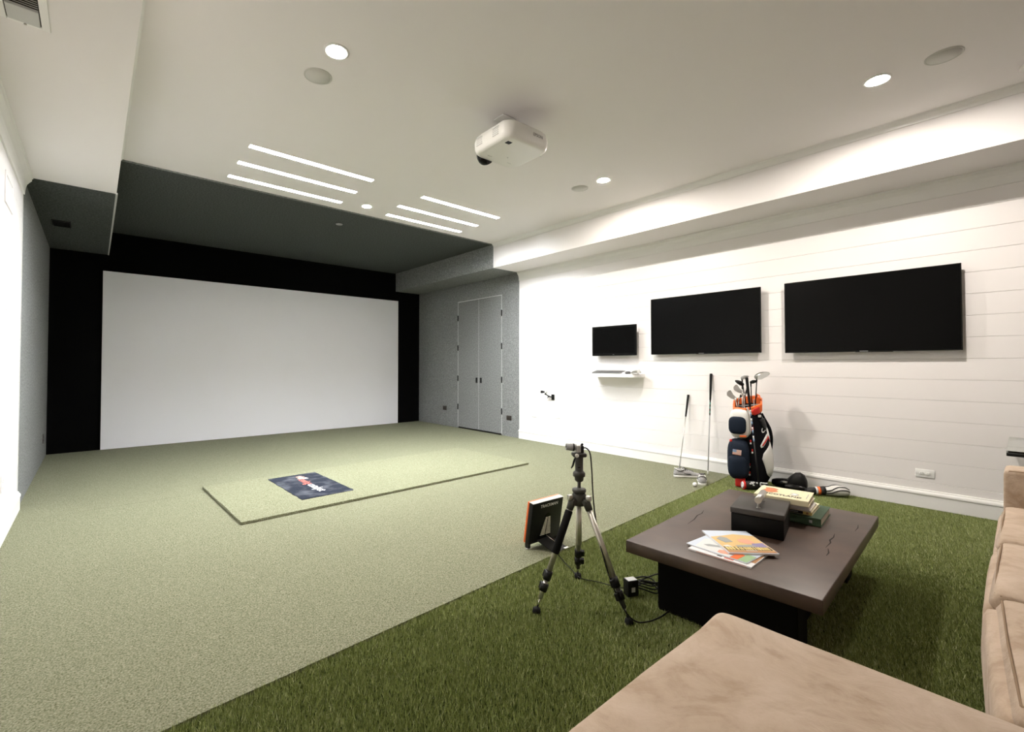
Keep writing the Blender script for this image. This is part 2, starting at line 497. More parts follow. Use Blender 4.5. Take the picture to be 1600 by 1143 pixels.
# baseboards
def baseboard(name, xw, side, y0, y1):
    prof = [(0, 0), (.019, 0), (.019, .112), (.024, .116), (.024, .128), (.020, .138), (.012, .146), (.010, .155), (0, .158)]
    vv = [(xw + side * a, y0, b) for a, b in prof] + [(xw + side * a, y1, b) for a, b in prof]
    n = len(prof)
    ff = [list(range(n)), [n + k for k in range(n)][::-1]] + [(k, (k + 1) % n, n + (k + 1) % n, n + k) for k in range(n)]
    return structure(mb().add(vv, ff).build(name, M['trim']))
baseboard('baseboard_right', W, -1, YB, B)
baseboard('baseboard_left', XL, 1, YB, B)
structure(mb().box((XL, YB, 0), (W, YB + .019, .15), .003, 1).build('baseboard_back', M['trim']))

# carpeted double door
dr = structure(bpy.data.objects.new('door_1', None)); COL.objects.link(dr); dr.location = (W, (DY0 + DY1) / 2, 0)
hw = (DY1 - DY0) / 2
for sgn in (-1, 1):
    y0, y1 = (.004, hw - .004) if sgn > 0 else (-hw + .004, -.004)
    lf = mb().box((-.001, y0, .028), (.018, y1, DZ - .006), .001, 1).build('door_leaf', M['grey'], dr)
    ye = sgn * hw
    for hz in (.42, .98, 1.58, 2.17):
        mb().tube([(-.006, ye, hz - .055), (-.006, ye, hz + .055)], .010, 8).build('hinge', M['hinge'], lf)
    yh = sgn * .062
    pl = mb().box((-.004, yh - .027, .905), (.002, yh + .027, 1.005), .004, 2)
    pl.box((-.012, yh - .010, .925), (-.003, yh + .010, .955), .003, 2)
    pl.tube([(-.010, yh, .965), (-.010, yh, .995)], .006, 8)
    pl.build('pull_handle', M['hinge'], lf)
    mb().box((-.0025, ye - .004, .02), (.006, ye + .004, DZ)).build('edge_strip', M['edge'], dr)
mb().box((-.003, -hw - .004, DZ - .004), (.006, hw + .004, DZ + .008)).build('edge_strip', M['edge'], dr)
mb().box((-.0012, -.003, .03), (.006, .003, DZ)).build('edge_strip', M['lgrey'], dr)
mb().box((-.003, -hw + .02, .004), (.010, hw - .02, .026)).build('door_sweep', M['hinge'], dr)

# ================================================================== LIGHT FITTINGS
for (x0, x1), y, lab in LED:
    t = thing('led_light_bar', lab, 'ceiling light', ((x0 + x1) / 2, y, H), 0, 'LED bars on the ceiling')
    l = (x1 - x0) / 2
    for sy in (-1, 1):
        a_, b_ = sorted((sy * SLW, sy * (SLW - .002)))
        mb().box((-l, a_, -.0015), (l, b_, SLD)).build('channel_side', M['slot'], t)
    for sx in (-l, l - .002):
        mb().box((sx, -SLW, -.0015), (sx + .002, SLW, SLD)).build('end_cap', M['slot'], t)
    mb().box((-l, -SLW, SLD), (l, SLW, SLD + .01)).build('channel_back', M['white'], t)
    mb().box((-l + .004, -SLW + .004, SLD - .004), (l - .004, SLW - .004, SLD)).build('diffuser', M['led'], t)

def downlight(x, y, lab, m, r=.055):
    t = thing('recessed_downlight', lab, 'downlight', (x, y, H), 0, 'recessed downlights')
    mb().lathe([(r + .022, 0), (r + .022, -.004), (r + .014, -.007), (r + .002, -.004), (r + .001, 0)], 28).build('trim_ring', M['white'], t)
    mb().lathe([(r, -.001), (r, -.0035), (.001, -.0045)], 28).build('lens', m, t)
downlight(1.148, 2.744, 'lit round downlight beside the left ceiling speaker', M['down'])
downlight(4.132, .627, 'lit round downlight over the largest television, near the right ceiling speaker', M['down'])
downlight(4.140, 2.845, 'lit round downlight between the projector and the right soffit', M['down'])
downlight(2.578, 5.204, 'small lit downlight between the two trios of LED bars', M['downlow'], .05)

def speaker(x, y, lab):
    t = thing('ceiling_speaker', lab, 'speaker', (x, y, H), 0, 'round ceiling speakers')
    mb().lathe([(.092, 0), (.092, -.003), (.086, -.005), (.083, -.003), (.083, 0)], 32).build('rim', M['grille'], t)
    mb().lathe([(.083, -.001), (.083, -.003), (.002, -.004)], 32).build('grille', M['grille'], t)
speaker(1.152, 3.064, 'round flush ceiling speaker beside the left downlight')
speaker(4.130, .304, 'round flush ceiling speaker at the far right of the ceiling')
speaker(4.134, 3.149, 'round flush ceiling speaker between the projector and the right soffit')
t = thing('sprinkler_cover', 'small round sprinkler cover plate on the charcoal ceiling carpet', 'sprinkler', (2.602, 6.088, H - .004))
mb().lathe([(.048, 0), (.048, -.004), (.043, -.012), (.001, -.014)], 24).build('cover_plate', M['greyp'], t)
mb().lathe([(.053, 0), (.053, -.003), (.048, -.004)], 24).build('collar', M['blackp'], t)
t = thing('smoke_detector', 'white round detector on the ceiling at the right edge', 'detector', (4.70, -.075, H))
mb().lathe([(.075, 0), (.075, -.012), (.068, -.018)], 28).build('base', M['ceil'], t)
mb().lathe([(.055, -.016), (.052, -.034), (.030, -.042), (.001, -.043)], 28).build('sensor_cap', M['ceil'], t)

# ================================================================== SCREEN
t = thing('projection_screen', 'huge blank white impact screen hung against the black wall', 'screen', (2.553, D - .05, 0))
sc = mb()
nx, nz = 24, 14
x0, x1, z0, z1 = -2.46, 2.459, .006, 2.612
vv, ff = [], []
for j in range(nz + 1):
    for i in range(nx + 1):
        a, b = i / nx, j / nz
        vv.append((x0 + (x1 - x0) * a, .012 * math.sin(PI * a) * math.sin(PI * b), z0 + (z1 - z0) * b))
for j in range(nz):
    for i in range(nx):
        k = j * (nx + 1) + i
        ff.append((k, k + 1, k + nx + 2, k + nx + 1))
n = len(vv)
vv += [(x, y + .012, z) for x, y, z in vv]
ff += [tuple(n + q for q in f[::-1]) for f in ff]
sc.add(vv, ff, True)
sc.build('fabric', M['screen'], t)
mb().box((x0 - .002, .008, z0), (x0 + .010, .020, z1)).build('side_hem', M['screen'], t)
mb().box((x1 - .010, .008, z0), (x1 + .002, .020, z1)).build('side_hem', M['screen'], t)
mb().tube([(x0, .012, z1), (x1, .012, z1)], .008, 8).build('top_bar', M['blackp'], t)

# ================================================================== PROJECTOR
t = thing('ceiling_projector', 'white projector hung under the ceiling, lens facing the screen', 'projector', (2.545, 2.615, 2.925), math.radians(-1.5))
def rr(a, b, r, z, n=6):
    pts = []
    for cx, cy, a0 in ((a - r, b - r, 0), (-a + r, b - r, PI / 2), (-a + r, -b + r, PI), (a - r, -b + r, 1.5 * PI)):
        for k in range(n + 1):
            an = a0 + PI / 2 * k / n
            pts.append((cx + r * math.cos(an), cy + r * math.sin(an), z))
    return pts
pb = mb().loft([rr(.195, .185, .07, 0), rr(.212, .202, .08, .004), rr(.226, .218, .085, .018), rr(.234, .226, .09, .045), rr(.236, .228, .09, .085),
                rr(.228, .220, .09, .125), rr(.205, .198, .08, .148), rr(.16, .155, .06, .156)])
body = pb.build('body', M['offwhite'], t)
mb().box((-.205, -.118, .0005), (.228, -.1155, .006)).build('panel_seam', M['lgrey'], body)
mb().box((-.165, -.150, -.001), (-.118, -.108, .004), .002, 1).build('sensor_window', M['blackg'], body)
for q in ((-.11, .13), (.10, .13)):
    mb().box((q[0] - .022, q[1] - .003, -.0008), (q[0] + .022, q[1] + .003, .002)).build('slot', M['lgrey'], body)
mb().lathe([(.006, .002), (.006, -.003), (.002, -.004)], 12, TR(.02, .06, 0)).build('screw', M['lgrey'], body)
for yc in (-.085, .11):
    v = mb()
    for k in range(5):
        v.box((-.2375, yc - .034, .045 + k * .014), (-.230, yc + .034, .050 + k * .014))
    v.build('vent_slots', M['lgrey'], body)
L = frame((-.085, .222, .040), (1, 0, 0), (0, 0, -1), (0, 1, 0))
ln = mb().lathe([(.070, -.02), (.070, .010), (.064, .032), (.058, .036), (.050, .022), (.046, .010)], 28, L).build('lens_barrel', M['blackg'], t)
mb().lathe([(.046, .008), (.040, .016), (.001, .020)], 28, L).build('lens_glass', M['tv'], ln)
text('logo_lettering', 'EPSON', .034, M['greyp'], body, frame((.075, -.2290, .080), (1, 0, 0), (0, 0, 1), (0, -1, 0)), bold=.0006)
mt = mb().tube([(-.02, .02, .150), (-.02, .02, H - 2.925 - .006)], .024, 16).build('mount_pole', M['offwhite'], t)
mb().box((-.11, -.03, H - 2.925 - .010), (.03, .09, H - 2.925), .004, 2).build('mount_plate', M['offwhite'], t)
mb().box((-.11, .085, .165), (-.07, .135, .195), .006, 2).build('cable_plug', M['blackp'], t)
for q in ((-.12, -.1), (.1, -.1), (-.12, .12), (.1, .12)):
    mb().tube([(-.02, .02, .185), (q[0], q[1], .172), (q[0], q[1], .15)], .008, 8).build('mount_arm', M['offwhite'], t)

# ================================================================== VENTS AND PLATES
t = thing('ceiling_register', 'white louvred air register under the left soffit', 'vent', (-.270, 2.86, SL))
mb().box((-.095, -.16, -.006), (-.062, .175, 0), .002, 1).build('frame_bar', M['trim'], t)
mb().box((.058, -.16, -.006), (.090, .175, 0), .002, 1).build('frame_bar', M['trim'], t)
mb().box((-.062, .155, -.006), (.058, .175, 0), .002, 1).build('frame_bar', M['trim'], t)
mb().box((-.062, -.16, -.001), (.058, .155, 0)).build('backing', M['ventd'], t)
mb().box((-.058, .03, -.012), (.054, .152, -.001), .002, 1).build('damper_plate', M['lgrey'], t)
for k in range(11):
    y = -.15 + k * .017
    mb().box((-.058, -.005, -.001), (.054, .006, .0005), 0, 1, TR(0, y, -.006) @ Matrix.Rotation(.6, 4, 'X')).build('louvre', M['trim'], t)
mb().box((-.005, .158, -.016), (.005, .166, -.006), .002, 1).build('damper_lever', M['trim'], t)
t = thing('soffit_vent', 'dark rectangular grille in the charcoal underside of the left soffit', 'vent', (-.303, 7.08, SL - .004))
mb().box((-.083, -.150, -.006), (.083, .150, 0), .003, 1).build('frame', M['blackp'], t)
for k in range(8):
    mb().box((-.070, -.125 + k * .034, -.010), (.070, -.113 + k * .034, -.006)).build('slat', M['blackp'], t)

def outlet(lab, loc, nrm, horiz, mplate, mdark, w=.118, h=.075, cat='outlet'):
    """duplex plate; nrm is +-x, long side along y when horiz"""
    t = thing('outlet_plate', lab, cat, loc)
    s_ = nrm
    a, b = (w / 2, h / 2) if horiz else (h / 2, w / 2)
    mb().box((min(0, s_ * .006), -a, -b), (max(0, s_ * .006), a, b), .002, 2).build('cover_plate', mplate, t)
    for k in (-1, 1):
        oy, oz = (k * .021, 0) if horiz else (0, k * .021)
        r = mb().lathe([(.0155, 0), (.0155, .003), (.014, .004), (.001, .004)], 18, frame((s_ * .005, oy, oz), (0, 1, 0), (0, 0, s_), (s_, 0, 0)))
        rc = r.build('receptacle', mplate, t)
        for dy in (-.006, .006):
            mb().box((min(s_ * .008, s_ * .0095), oy + dy - .0012, oz - .002), (max(s_ * .008, s_ * .0095), oy + dy + .0012, oz + .006)).build('slot', mdark, rc)
        mb().box((min(s_ * .008, s_ * .0095), oy - .002, oz - .009), (max(s_ * .008, s_ * .0095), oy + .002, oz - .005)).build('slot', mdark, rc)
    return t
outlet('white duplex outlet plate low on the plank wall right of the golf bag', (W, .573, .298), -1, True, M['white'], M['greyp'], .122, .070)
outlet('white outlet plate on the plank wall under the small wall camera', (W, 4.69, .445), -1, True, M['white'], M['greyp'])
outlet('white outlet plate on the plank wall just left of the floating shelf', (W, 4.25, 1.178), -1, True, M['white'], M['greyp'])
outlet('white outlet plate nearest the grey carpet on the right plank wall', (W, 5.18, .425), -1, True, M['white'], M['greyp'])
outlet('dark bronze outlet plate on the grey carpet wall left of the double door', (W, 7.68, .36), -1, True, M['bronze'], M['ink'], .13, .085)
outlet('dark bronze outlet plate between the double door and the white planks', (W, 5.775, .322), -1, True, M['bronze'], M['ink'], .125, .08)
outlet('dark outlet plate low on the grey carpet of the left wall', (XL, 8.09, .29), 1, False, M['bronze'], M['ink'], .12, .08)
outlet('white outlet plate low on the left plank wall at the picture edge', (XL, 4.62, .40), 1, False, M['white'], M['greyp'])
t = thing('wall_access_panel', 'white flush access panel high on the left plank wall', 'panel', (XL, 4.68, 2.475))
mb().box((0, -.19, -.11), (.008, -.165, .11), .002, 1).build('frame_bar', M['paint'], t)
mb().box((0, .165, -.11), (.008, .19, .11), .002, 1).build('frame_bar', M['paint'], t)
mb().box((0, -.165, .085), (.008, .165, .11), .002, 1).build('frame_bar', M['paint'], t)
mb().box((0, -.165, -.11), (.008, .165, -.085), .002, 1).build('frame_bar', M['paint'], t)
mb().box((0, -.162, -.082), (.004, .162, .082), .001, 1).build('panel_door', M['trim'], t)

# ================================================================== SCREENS ON THE RIGHT WALL
def television(name, lab, y0, y1, z0, z1, off, bez, mark=None, chin=0.0):
    yc, zc = (y0 + y1) / 2, (z0 + z1) / 2
    a, b = (y1 - y0) / 2, (z1 - z0) / 2
    t = thing(name, lab, 'television' if name == 'television' else 'monitor', (W, yc, zc))
    c = mb().box((-off, -a, -b), (-off + .012, a, b), .002, 1)
    c.box((-off + .012, -a * .86, -b * .8), (-off + .034, a * .86, b * .7), .006, 2)
    c.build('casing', M['blackp'], t)
    mb().box((-off - .0012, -a + bez, -b + bez + chin), (-off + .002, a - bez, b - bez)).build('display', M['tv'], t)
    for bar in (((-a, b - bez), (a, b)), ((-a, -b), (a, -b + bez + chin)), ((-a, -b + bez + chin), (-a + bez, b - bez)), ((a - bez, -b + bez + chin), (a, b - bez))):
        mb().box((-off - .003, bar[0][0], bar[0][1]), (-off + .001, bar[1][0], bar[1][1]), .001, 1).build('bezel_bar', M['blackg'], t)
    mb().box((-off + .03, -.16, -.12), (0, .16, .12)).build('wall_mount', M['blackp'], t)
    if mark == 'strip':
        mb().box((-off - .0042, -.030, -b + .003), (-off - .003, .030, -b + .009)).build('maker_badge', M['greyp'], t)
        mb().box((-off + .001, -a * .32, -b - .004), (-off + .010, a * .1, -b)).build('bottom_lip', M['blackg'], t)
    if mark == 'lit':
        mb().box((-off - .0045, -.014, -b + .012), (-off - .003, .014, -b + .020), .001, 1).build('maker_badge', M['chrome'], t)
    return t
television('television', 'largest black wall television, rightmost of the three screens', .328, 1.594, 1.366, 2.088, .07, .008, 'strip')
television('television', 'middle-sized black wall television above the golf bag, between the other two screens', 1.814, 3.080, 1.375, 2.084, .07, .008, 'strip')
television('wall_monitor', 'small black monitor mounted above the white floating shelf', 3.268, 3.962, 1.370, 1.782, .10, .026, 'lit', .01)

# floating shelf with keyboard
ZS = 1.125
t = thing('floating_shelf', 'white floating shelf with a rounded corner below the small monitor', 'shelf', (W, 3.58, ZS))
pts = [(0, .37), (-.22, .37), (-.22, -.22)]
pts += [(-.07 - .15 * math.cos(a), -.22 - .15 * math.sin(a)) for a in [PI / 2 * k / 8 for k in range(1, 9)]]
pts += [(0, -.37)]
mb().prism(pts, -.045, 0).build('board', M['trim'], t)
mb().box((-.006, -.30, -.062), (0, .30, -.045)).build('mount_cleat', M['trim'], t)
t = thing('keyboard', 'grey computer keyboard lying on the floating shelf', 'keyboard', (5.425, 3.665, ZS + .014), 0)
t.rotation_euler = (0, math.radians(-13), 0)     # propped on its rear feet
mb().box((-.068, -.225, .002), (.068, .225, .014), .004, 2).build('case', M['kcase'], t)
for k in range(5):
    r_ = mb()
    for j in range(15):
        if k == 4 and 4 < j < 10: continue
        y = .205 - j * .0285
        r_.box((.040 - k * .0215 - .009, y - .012, .014), (.040 - k * .0215 + .009, y + .012, .020))
    if k == 4: r_.box((-.055, -.075, .014), (-.037, .062, .020))
    r_.build('key_row', M['keys'], t)
mb().box((.050, -.17, -.024), (.058, -.15, .003)).build('foot', M['blackp'], t)
mb().box((.050, .15, -.024), (.058, .17, .003)).build('foot', M['blackp'], t)
t = thing('computer_mouse', 'dark grey computer mouse on the shelf beside the keyboard', 'mouse', (5.42, 3.36, ZS))
mb().blob((0, 0, .016), (.052, .031, .020), 2.4).build('shell', M['keys'], t)
mb().box((.008, -.003, .029), (.03, .003, .0345), .002, 1).build('scroll_wheel', M['blackp'], t)
t = thing('cable_bundle', 'coiled white cable bundle on the rounded end of the shelf', 'cable', (5.43, 3.255, ZS))
for k in range(4):
    pp_ = []
    for j in range(33):
        a = 2 * PI * j / 32
        pp_.append((.060 * math.cos(a + k) * (.8 + .1 * k), .042 * math.sin(a) * (1.05 - .06 * k) - .004 * k, .007 + .011 * k + .005 * math.sin(2 * a + k)))
    mb().tube(pp_, .0055, 8, False).build('loop', M['lgrey'], t)
mb().box((-.03, -.055, .012), (.02, -.030, .062), .006, 2).build('plug', M['white'], t)
mb().tube([(-.03, .05, .010), (-.045, .02, .014), (-.05, -.01, .03), (-.02, -.03, .045)], .005, 8).build('tail', M['lgrey'], t)
# small wall camera on an arm
t = thing('wall_camera', 'small black camera on an angled bracket on the plank wall', 'camera', (W, 4.775, .735))
mb().box((-.016, -.028, -.045), (0, .028, .045), .004, 2).build('base_plate', M['blackp'], t)
mb().tube([(-.014, .0, .0), (-.055, .045, .012), (-.085, .09, .05)], .009, 8).build('arm', M['blackp'], t)
for q in ((-.055, .045, .012), (-.085, .09, .05)):
    mb().blob(q, (.015, .015, .015), 2.2, 12, 8).build('joint', M['blackp'], t)
mb().tube([(-.055, .045, .012), (-.055, .075, -.012)], .006, 8).build('clamp_lever', M['blackp'], t)
cd = Vector((-.45, .88, 0)).normalized()
c0 = Vector((-.085, .075, .082))
bd = mb().tube([c0 - cd * .02, c0 + cd * .02], .022, 4).build('housing', M['lgrey'], t)
mb().tube([c0 + cd * .02, c0 + cd * .05, c0 + cd * .052, c0 + cd * .085], [.016, .016, .022, .022], 16).build('lens', M['blackp'], t)

# ================================================================== MATS
def fringe(n, segs, zt, ln_, seed):
    rnd = random.Random(seed); b = mb()
    for _ in range(n):
        (ax, ay), (bx, by), (nx_, ny_) = rnd.choice(segs)
        u_ = rnd.random()
        x, y = ax + (bx - ax) * u_, ay + (by - ay) * u_
        dx, dy = nx_ * ln_ * rnd.uniform(.2, 1), ny_ * ln_ * rnd.uniform(.2, 1)
        tx, ty = (bx - ax), (by - ay); q = math.hypot(tx, ty); tx, ty = tx / q * .003, ty / q * .003
        z = rnd.uniform(.2, 1) * zt
        b.add([(x - tx, y - ty, z), (x + tx, y + ty, z), (x + dx, y + dy, max(.001, z - rnd.uniform(0, .008)))], [(0, 1, 2)])
    return b
t = thing('hitting_mat', 'large pale green golf hitting mat lying on the putting carpet', 'mat', (2.52, 4.63, 0), math.radians(1.6))
def mat_slab(lo, hi, z1, wob, seed):
    rnd = random.Random(seed)
    pts = []
    def edge(a, b, k):
        for i in range(k):
            u_ = i / k
            pts.append((a[0] + (b[0] - a[0]) * u_ + rnd.uniform(-wob, wob), a[1] + (b[1] - a[1]) * u_ + rnd.uniform(-wob, wob)))
    edge((lo[0], lo[1]), (hi[0], lo[1]), 60); edge((hi[0], lo[1]), (hi[0], hi[1]), 24)
    edge((hi[0], hi[1]), (lo[0], hi[1]), 60); edge((lo[0], hi[1]), (lo[0], lo[1]), 24)
    return mb().prism(pts, 0, z1)
mat_slab((-1.645, -.69), (1.645, .70), .022, .003, 3).build('turf_top', M['matturf'], t)
fg = fringe(5000, [((-1.645, -.69), (1.645, -.69), (0, -1)), ((-1.645, -.69), (-1.645, .70), (-1, 0)), ((1.645, -.69), (1.645, .7), (1, 0)), ((-1.645, .7), (1.645, .7), (0, 1))], .022, .012, 5)
fg.build('frayed_edge', M['matturf'], t, kind='stuff')
t = thing('logo_mat', 'dark slate mat with red and white lettering set in the hitting mat', 'mat', (1.70, 4.68, .022), math.radians(1.2))
mat_slab((-.252, -.488), (.252, .488), .005, .004, 9).build('pile', M['logomat'], t)
TX = lambda x, y: frame((x, y, .0056), (0, -1, 0), (1, 0, 0), (0, 0, 1))
lt = text('red_lettering', 'swing', .125, M['redprint'], t, TX(.012, .235), bold=.0006, align='LEFT', sx=.80)
text('white_lettering', 'catalyst', .125, M['whiteprint'], t, TX(.012, -.005), bold=.0006, align='LEFT', sx=.86)
lg = mb().prism([(-.07, .02), (.00, .05), (.035, .0), (.07, .045), (.075, -.03), (.03, -.045), (0, -.01), (-.055, -.03)], 0, .0006, TX(.03, .33) @ TR(0, 0, 0))
lg.build('emblem', M['salmon'], t)
mb().prism([(.03, .05), (.085, .06), (.085, .0), (.045, .005)], .0002, .0009, TX(.03, .33)).build('emblem_tip', M['whiteprint'], t)

# ================================================================== LONG TURF (uncountable blades)
def grass():
    rng = np.random.default_rng(4)
    def pts(n, xa, xb, ya, yfun):
        x = rng.uniform(xa, xb, n); top = np.array(yfun(x)); y = ya + (top - ya) * rng.random(n)
        return x, y
    xs, ys = [], []
    edge = lambda x: yb(x) - .004 + .006 * np.sin(x * 37) + .004 * np.sin(x * 91)
    a = pts(620000, .0, W - .02, .05, edge); xs.append(a[0]); ys.append(a[1])
    a = pts(80000, XL + .03, 0, .2, edge); xs.append(a[0]); ys.append(a[1])
    a = pts(50000, XL + .03, W - .02, -1.2, lambda x: .05 + 0 * x); xs.append(a[0]); ys.append(a[1])
    x = np.concatenate(xs); y = np.concatenate(ys)
    n = len(x)
    ph = rng.uniform(0, 2 * np.pi, n)
    h = rng.uniform(.014, .024, n)
    le = rng.uniform(.002, .014, n)
    la = rng.normal(0.9, 1.1, n)                       # the pile leans mostly one way
    w = rng.uniform(.0011, .0021, n)
    dx, dy = np.cos(ph) * w, np.sin(ph) * w
    co = np.empty((n, 3, 3), np.float32)
    co[:, 0] = np.stack([x - dx, y - dy, np.full(n, -.012)], 1)
    co[:, 1] = np.stack([x + dx, y + dy, np.full(n, -.012)], 1)
    co[:, 2] = np.stack([x + np.cos(la) * le, y + np.sin(la) * le, h - .012], 1)
    me = bpy.data.meshes.new('turf_grass')
    me.vertices.add(n * 3); me.vertices.foreach_set('co', co.ravel())
    me.loops.add(n * 3); me.loops.foreach_set('vertex_index', np.arange(n * 3, dtype=np.int32))
    me.polygons.add(n); me.polygons.foreach_set('loop_start', np.arange(0, n * 3, 3, dtype=np.int32))
    me.update(calc_edges=True)
    at = me.attributes.new('tone', 'FLOAT', 'POINT')
    patch = .5 + .5 * np.sin(x * 2.1 + 1.3 * np.sin(y * 3.1)) * np.sin(y * 2.7 + x)
    tone = np.clip(rng.beta(1.1, 2.0, n) * .95 + .12 * patch, 0, 1).astype(np.float32)
    at.data.foreach_set('value', np.repeat(tone, 3))
    o = link('turf_grass', me, M['grass'])
    tag(o, 'dark green artificial turf with long blades in front of the sofa', 'turf', kind='stuff')
grass()

# ================================================================== SOFA AND CHAISE
def wavy(amp, fx, fy, seed=0):
    def fn(q):
        w = amp * (math.sin(q.x * fx + seed) * math.cos(q.y * fy + seed * 2) + .5 * math.sin(q.x * fx * 2.3 + q.y * fy * 1.7 + seed))
        k = max(0, min(1, q.z * 3))
        return Vector((q.x + w * .5, q.y + w * .6, q.z + w * k))
    return fn
def cushion(lo, hi, bulge, rad, seed=0, nx=26, ny=26, amp=.006):
    """soft padded block: rounded rim, crowned top"""
    b = mb()
    cx, cy = (lo[0] + hi[0]) / 2, (lo[1] + hi[1]) / 2
    ax, ay = (hi[0] - lo[0]) / 2, (hi[1] - lo[1]) / 2
    n = 96
    def ring(shr, z, cor):
        pts = []
        for k in range(n):
            a = 2 * PI * k / n
            a -= .245 * math.sin(4 * a)                 # more points along the sides
            c_, s_ = math.cos(a), math.sin(a)
            e = 2 / cor
            x = math.copysign(abs(c_) ** e, c_); y = math.copysign(abs(s_) ** e, s_)
            px, py = cx + x * (ax - shr), cy + y * (ay - shr)
            w = amp * (math.sin(px * 9 + seed) + math.sin(py * 8 + seed * 1.7 + px * 5))
            pts.append((px + w * .35 * x, py + w * .35 * y, z + (w * .5 if z > lo[2] + .02 else 0)))
        return pts
    h = hi[2] - lo[2]
    rings = [ring(rad * .8, lo[2], 30), ring(rad * .25, lo[2] + rad * .25, 36), ring(0, lo[2] + rad, 40), ring(-bulge, lo[2] + h * .5, 40), ring(0, hi[2] - rad, 40),
             ring(rad * .22, hi[2] - rad * .35, 36), ring(rad * .7, hi[2] - rad * .06, 30)]
    for f_ in (.12, .28, .48, .68, .86):
        m_ = min(ax, ay)
        rings.append(ring(rad * .7 + (m_ - rad * .7) * f_, hi[2] + bulge * .9 * math.sin(f_ * PI / 2), 30 - 24 * f_))
    b.loft(rings)
    return b
def piping(pts, r, name, parent, m=None):
    return mb().tube(pts, r, 6).build(name, m or M['piping'], parent)

t = thing('chaise', 'tan suede chaise seat filling the foreground below the coffee table', 'chaise', (1.03, -.15, 0))
ch = cushion((-.53, -.80, .075), (.545, .800, .455), .010, .030, 2, amp=.006).build('seat_body', M['suede'], t)
for sx in (-.44, .44):
    for sy in (-.70, .68):
        mb().box((sx - .03, sy - .03, 0), (sx + .03, sy + .03, .085), .004, 1).build('leg', M['tablebase'], t)


t = thing('sofa', 'tan suede sofa with square arm and loose seat cushions at right edge', 'sofa', (2.9, -.40, 0))
def sx_(x): return x - 2.9
def sy_(y): return y + .40
def sbox(name, lo, hi, bulge, rad, seed, m=M['suede'], parent=t, amp=.005):
    return cushion((sx_(lo[0]), sy_(lo[1]), lo[2]), (sx_(hi[0]), sy_(hi[1]), hi[2]), bulge, rad, seed, amp=amp).build(name, m, parent)
for k, (xa, xb, yf, yc) in enumerate(((1.655, 2.412, .108, .070), (2.412, 3.172, .112, .084), (3.172, 3.975, .110, .088))):
    sbase = sbox('seat_base', (xa, -.93, .06), (xb, yf, .405), .006, .035, 1 + k, amp=.003)
    c = sbox('seat_cushion', (xa + .004, -.72, .36), (xb - .004, yc, .448), .010, .022, 3 + k, amp=.004)
    ye = sy_(yc) - .006
    piping([(sx_(xa) + .012, ye - .30, .440), (sx_(xa) + .012, ye - .012, .438), (sx_(xa) + .03, ye, .437), (sx_((xa + xb) / 2), ye + .004, .440), (sx_(xb) - .03, ye, .437), (sx_(xb) - .012, ye - .012, .438), (sx_(xb) - .012, ye - .30, .440)], .0035, 'piping', c)
    if k == 0:                              # the nearest seat is set a little askew
        for o_ in (sbase, c, *c.children):
            for q in o_.data.vertices: q.co.y -= (sx_(2.41) - q.co.x) * .065
ar = sbox('arm', (3.975, -.93, .06), (4.20, .088, .648), .004, .025, 6, amp=.002)
piping([(sx_(3.982), sy_(.078), .34), (sx_(3.982), sy_(.078), .62), (sx_(3.985), sy_(.066), .640), (sx_(3.985), sy_(-.3), .642), (sx_(3.985), sy_(-.9), .642)], .005, 'piping', ar)
bk = sbox('back', (1.655, -1.02, .06), (4.20, -.80, .74), .008, .04, 8)
for xa, xb in ((1.67, 2.41), (2.42, 3.17), (3.18, 3.965)):
    sbox('back_cushion', (xa, -.82, .44), (xb, -.60, .80), .03, .06, xa)
for q in (1.74, 4.12):
    for yy in (-.90, -.02):
        mb().box((sx_(q) - .03, sy_(yy) - .03, 0), (sx_(q) + .03, sy_(yy) + .03, .07), .004, 1).build('leg', M['tablebase'], t)

# glass side table behind the sofa arm
t = thing('glass_side_table', 'glass-topped side table with black edge beside the sofa arm', 'side table', (5.05, -.40, 0))
mb().box((-.445, -.49, .668), (.46, .488, .680), .001, 1).build('glass_top', M['glass'], t)
mb().box((-.450, -.49, .646), (-.432, .488, .667), .002, 1).build('frame_rail', M['blackp'], t)
mb().box((.440, -.49, .650), (.458, .488, .668), .002, 1).build('frame_rail', M['lgrey'], t)
for sx in (-.441, .449):
    mb().box((sx - .009, -.20, 0), (sx + .009, -.16, .650), .002, 1).build('leg', M['blackp'], t)
mb().box((-.43, -.19, .10), (.44, -.17, .13), .002, 1).build('stretcher', M['blackp'], t)

